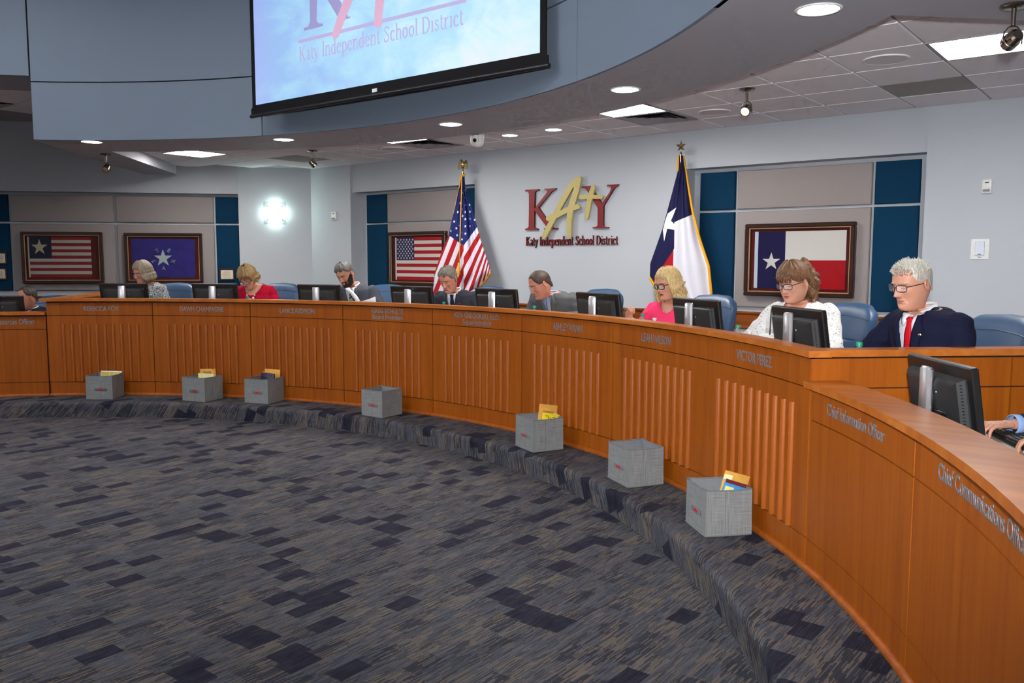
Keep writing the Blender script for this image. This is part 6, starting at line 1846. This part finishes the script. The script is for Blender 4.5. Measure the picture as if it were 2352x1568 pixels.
# ---- woman with a grey bob
def h_bob(mb, M):
    def low(a):
        ad = abs(math.degrees(a))
        if ad < 46: return .060 - .012 * (ad / 46)**2
        if ad < 68: return .048 - .140 * ((ad - 46) / 22)
        return -.092
    hair_shell(mb, M, low, lambda a, z, t: .020 + .012 * max(0, (z - .03) / .07) + (.008 if z < .03 else 0), .25, 31, lambda a, z: .016 + .10 * max(0, -z - .02) * (abs(a) > .9) - .22 * max(0, -z - .065), lumpf=(50, 6))
def speckle():
    M = Mat('black_white_print', (.5, .5, .5), .85, 0, .15); n = M.noise(M.coord(scale=(1, 1, 1)), 95, 2, .6, 1.5); M.base(M.mix(n > .50, lin((30, 34, 44)), lin((196, 200, 200)))); return M.m
build_person(dict(head_px=(328, 627), r=6.66, body_left=34, head_left=64, pitch=12, lean=5, floor=Z_HI, fem=1, hf=0.075, hu=0.082, hx=.02,
    label='person with a grey-blonde bob in a black and white print blouse, looking left', skin=SK3, lips=LIP1, hairm=hair_mat('ash_blonde_hair', (92, 78, 62), (172, 156, 132), (60, 60, 6)), browm=simple('ash_brow', (126, 96, 76), .8), hair=h_bob,
    garment=('blouse', speckle()), legm=fmat('black_slacks', (30, 30, 34)), cut=scoop(.566, .030, .09), extras=None, off=.012, shw=.165, bust=.03, nose=.9, scale=1.05, girth=1.0,
    armR=((.25, .14, .18), (.16, .38, .18)), armL=((.28, .10, .14), (.20, .34, .18)), chair='navy leather chair behind the woman with the bob', chair_face=R_(-50), chair_back=.10, chair_off=(0.090, .12, 0)))
# ---- man at the low desk on the far left
c_, e_ = suit(None, None, SH_W, False, .060, .18)
build_person(dict(head_px=(62, 684), r=6.55, body_left=44, head_left=68, pitch=6, lean=8, floor=Z_STEP, hf=0.080, hu=0.085, hx=.0, down=0,
    label='person with short dark hair and dark suit in profile at the far left', skin=SK2, lips=LIP1, hairm=hair_mat('short_dark_hair', (28, 22, 20), (78, 66, 60)), browm=simple('dark_stubble', (84, 56, 48), .9), hair=h_short(.094, .022, -.045, .005, .014, .4, 15),
    garment=('jacket', fmat('black_suit', (38, 39, 46))), cut=c_, extras=e_, off=.020, shw=.195, nose=1.15, scale=1.06,
    chair='navy leather chair behind the dark-haired man at the far left', chair_face=R_(-38), chair_back=.10, chair_off=(0.099, .06, 0)))
# ---- person at the near right desk: only a cuffed arm reaches into the picture
c_, e_ = suit(None, None, SH_B, False, .060, .18)
arm_t = at_z(2300, 974, .955)
def ex_cuff(c):
    S0, E_, Wp = c['arms']['R']; d = (Wp - E_).normalized(); u = d.cross(Vector((0, 0, 1))).normalized(); w = u.cross(d); b = MB(); rg = []
    for t, r_ in ((.80, .040), (.90, .041), (.985, .0415), (.985, .038)):
        cc = E_.lerp(Wp, t); rg.append([c['B'] @ (cc + (u * cos(a) + w * sin(a)) * r_) for a in [2 * pi * k / 20 for k in range(20)]])
    b.loft(rg, cap=False); b.build('shirt_cuff', SH_B, c['root'], smooth=True); e_(c)
def off_frame_person():
    # place the body so that the right wrist lands beside the keyboard
    wr = at_z(2322, 974, .965); sc9, l9 = 1.05, R_(8)
    N9 = Vector((0, sin(l9) * .60, cos(l9) * .60)); w9 = Vector((.22, .42, .16)) + N9 * .15; h9 = N9 + Vector((0, .072, .119))
    d = Matrix.Rotation(R_(30.0 + 180) - pi / 2, 3, 'Z') @ ((h9 - w9) * sc9)
    return wr + d
H9 = off_frame_person()
_ac = at_cyl
def at_cyl(x, y, r):
    return H9.copy() if x == -999 else _ac(x, y, r)
cam_dir9 = atan2(CAM.y - H9.y, CAM.x - H9.x); face9 = R_(30.0 + 180)
bl9 = math.degrees((cam_dir9 - face9)); bl9 = (bl9 + 180) % 360 - 180
ctx9 = build_person(dict(head_px=(-999, 0), r=6.84, body_left=bl9, head_left=bl9, pitch=12, lean=8, floor=Z_STEP, label='person at the right edge, only a dark sleeve with light blue cuff showing', skin=SK1, lips=LIP1,
    hairm=hair_mat('plain_brown_hair', (50, 38, 30), (110, 90, 74)), hair=h_short(.072, .008, -.055, .008, .018, .4, 44), garment=('jacket', fmat('dark_grey_suit', (40, 42, 50))), cut=c_, extras=ex_cuff, off=.018, sleeve=.80, scale=1.05,
    armR=((.30, .14, .16), (.22, .42, .16)), armL=((.28, .12, .16), (.12, .38, .16)), chair='navy leather chair at the near right desk outside the picture', chair_face=face9, hf=.072, hu=.119, chair_back=.30))

# ================================================================== things on the dais
MW = Mat('clear_bottle_plastic', (.92, .96, .97), .08); MW.b.inputs['Transmission Weight'].default_value = .85; MW.b.inputs['Alpha'].default_value = .55; MW = MW.m
M_CAP = simple('green_bottle_cap', (20, 140, 108), .4)
def bottle(root):
    b = MB(); b.lathe([(.026, 0), (.031, .006), (.032, .05), (.029, .06), (.032, .07), (.032, .135), (.028, .155), (.018, .178), (.0125, .188), (.0125, .200)], 22); b.build('bottle_body', MW, root, auto=50)
    b = MB(); b.lathe([(.0325, .075), (.0328, .125)], 22, cap=False); b.build('label', M_PAPER, root, smooth=True)
    b = MB(); b.lathe([(.0150, .196), (.0155, .200), (.0155, .212), (.0135, .215), (.001, .215)], 18); b.build('cap', M_CAP, root, auto=40)
bt0 = empty('water_bottle'); bottle(bt0); first = True
for px, ctop, lab in [((348, 681), 1.045, 'water bottle with a green cap by the woman with the bob'), ((568, 683), 1.045, 'water bottle with a green cap before the woman in red'), ((806, 689), 1.045, 'water bottle with a green cap before the bearded man'),
                ((1019.5, 696), 1.045, 'water bottle with a green cap before the man in charcoal'), ((1227.5, 705), 1.045, 'water bottle with a green cap before the man with wire glasses'), ((1476, 723.5), 1.045, 'water bottle with a green cap before the woman in pink'),
                ((1695, 749), 1.045, 'water bottle with a green cap by the sleeve of the curly-haired woman'), ((1974, 788), 1.045, 'water bottle with a green cap by the arm of the man in navy')]:
    q = at_cyl(px[0], px[1] - 3, 6.17); sb = min(1.22, max(.98, (q.z - ctop) / .215))
    t = bt0 if first else copy_tree(bt0); first = False
    t.location = (q.x, q.y, ctop); tag(t, lab, 'bottle', 'water bottles with green caps')
    t.rotation_euler = (0, 0, random.uniform(0, 3)); t.scale = (sb, sb, sb)
# foam cup with straw
q = at_cyl(1766, 757, 6.20); t = empty('foam_cup', (q.x, q.y, 1.045), 0, 'white foam cup with a black straw before the curly-haired woman', 'cup')
b = MB(); b.lathe([(.040, 0), (.042, .004), (.056, .165), (.060, .168), (.060, .176), (.056, .178)], 28); b.build('cup', simple('white_foam', (240, 240, 240), .8), t, auto=40)
b = MB(); b.lathe([(.061, .172), (.062, .180), (.056, .186), (.053, .182), (.001, .182)], 28); b.build('lid', M_WHITEP, t, auto=40)
b = MB(); b.tube([(.004, .0, .10), (.012, .0, .345)], .0042, 8); b.build('straw', M_BLACK, t, smooth=True)
def small_tube(px, zt, h, lab):
    q = at_cyl(px[0], px[1], 6.12); h = q.z - 1.045; zt = q.z; t = empty('lip_balm', (q.x, q.y, zt - h), 0, lab, 'tube')
    b = MB(); b.lathe([(.011, 0), (.011, h - .018), (.009, h - .016), (.009, h - .012)], 14); b.build('case', M_WHITEP, t, auto=40)
    b = MB(); b.lathe([(.016, h - .012), (.016, h), (.004, h)], 14); b.build('cap', M_WHITEP, t, auto=40)
small_tube((1503.5, 730), 1.045 + .13, .13, 'small white tube standing before the woman in pink')
small_tube((1722, 758), 1.045 + .15, .15, 'small white tube right of the bottle before the curly-haired woman')
# pens
S0, E_, Wp = cx6['arms']['R']
hw = cx6['root'].matrix_basis @ (cx6['B'] @ (Wp + Vector((-.02, .055, .085))))
t = empty('pen', hw, 0, 'dark blue pen in the raised hand of the woman in pink', 'pen')
b = MB(); dv = (at_cyl(1441, 706, 6.35) - at_cyl(1462, 700, 6.45)).normalized(); b.tube([-dv * .03, dv * .08, dv * .10], [.0045, .0045, .001], 8); b.build('barrel', simple('navy_pen', (24, 26, 70), .3), t, smooth=True)
q = at_cyl(579, 684, 6.20); q.z = 1.157; t = empty('pen', q, 0, 'black pen upright before the woman in red', 'pen')
b = MB(); b.tube([(-.03, -.01, -.104), (.0, 0, .0), (.012, .004, .03)], .006, 8); b.build('barrel', M_BLACK, t, smooth=True)
# papers held by the bearded man
def paper(name, px_rows, r_list, lab):
    vs = []; n = len(px_rows[0])
    for row, rr in zip(px_rows, r_list):
        for p in row: vs.append(at_cyl(p[0], p[1], rr))
    c = sum(vs, Vector()) / len(vs); b = MB(); b.add([v - c for v in vs], [(j * n + i, j * n + i + 1, (j + 1) * n + i + 1, (j + 1) * n + i) for j in range(len(px_rows) - 1) for i in range(n - 1)])
    o = b.build(name, M_PAPER, None, smooth=True); o.location = c; md = o.modifiers.new('t', 'SOLIDIFY'); md.thickness = .002
    return tag(o, lab, 'paper')
paper('paper_sheet', [[(862, 681), (846, 687), (832, 691), (818, 693)], [(864, 694), (850, 696), (836, 697), (822, 698)], [(866, 704), (852, 706), (838, 707), (820, 708)]], [6.33, 6.36, 6.38], 'curled white sheet under the arm of the bearded man')
paper('paper_strip', [[(792, 663), (797, 661), (801, 660)], [(803, 672), (807, 670), (810, 668)], [(812, 684), (816, 681), (819, 678)], [(820, 696), (824, 693), (827, 690)]], [6.44, 6.42, 6.38, 6.34], 'narrow folded white strip in front of the bearded man')
# keyboard at the near right desk
q = at_z(2345, 1002, .93); kb = empty('keyboard', (q.x, q.y, .905), R_(30 - 90), 'black keyboard on the near right desk beside the monitor', 'keyboard')
b = MB(); b.box((0, 0, .010), (.44, .15, .020), None, 0, .005); b.build('case', M_BLACK, kb, auto=40)
for j in range(5):
    for i in range(14):
        b = MB() if (i, j) == (0, 0) else None
        if b: b.box((0, 0, 0), (.024, .022, .008), None, 0, .002); km = b.mesh('key'); km.materials.append(M_BLACK2)
        link('key', km, None, kb, (-.20 + i * .0305, -.054 + j * .027, .0235))

bpy.data.scenes.remove(TMP)
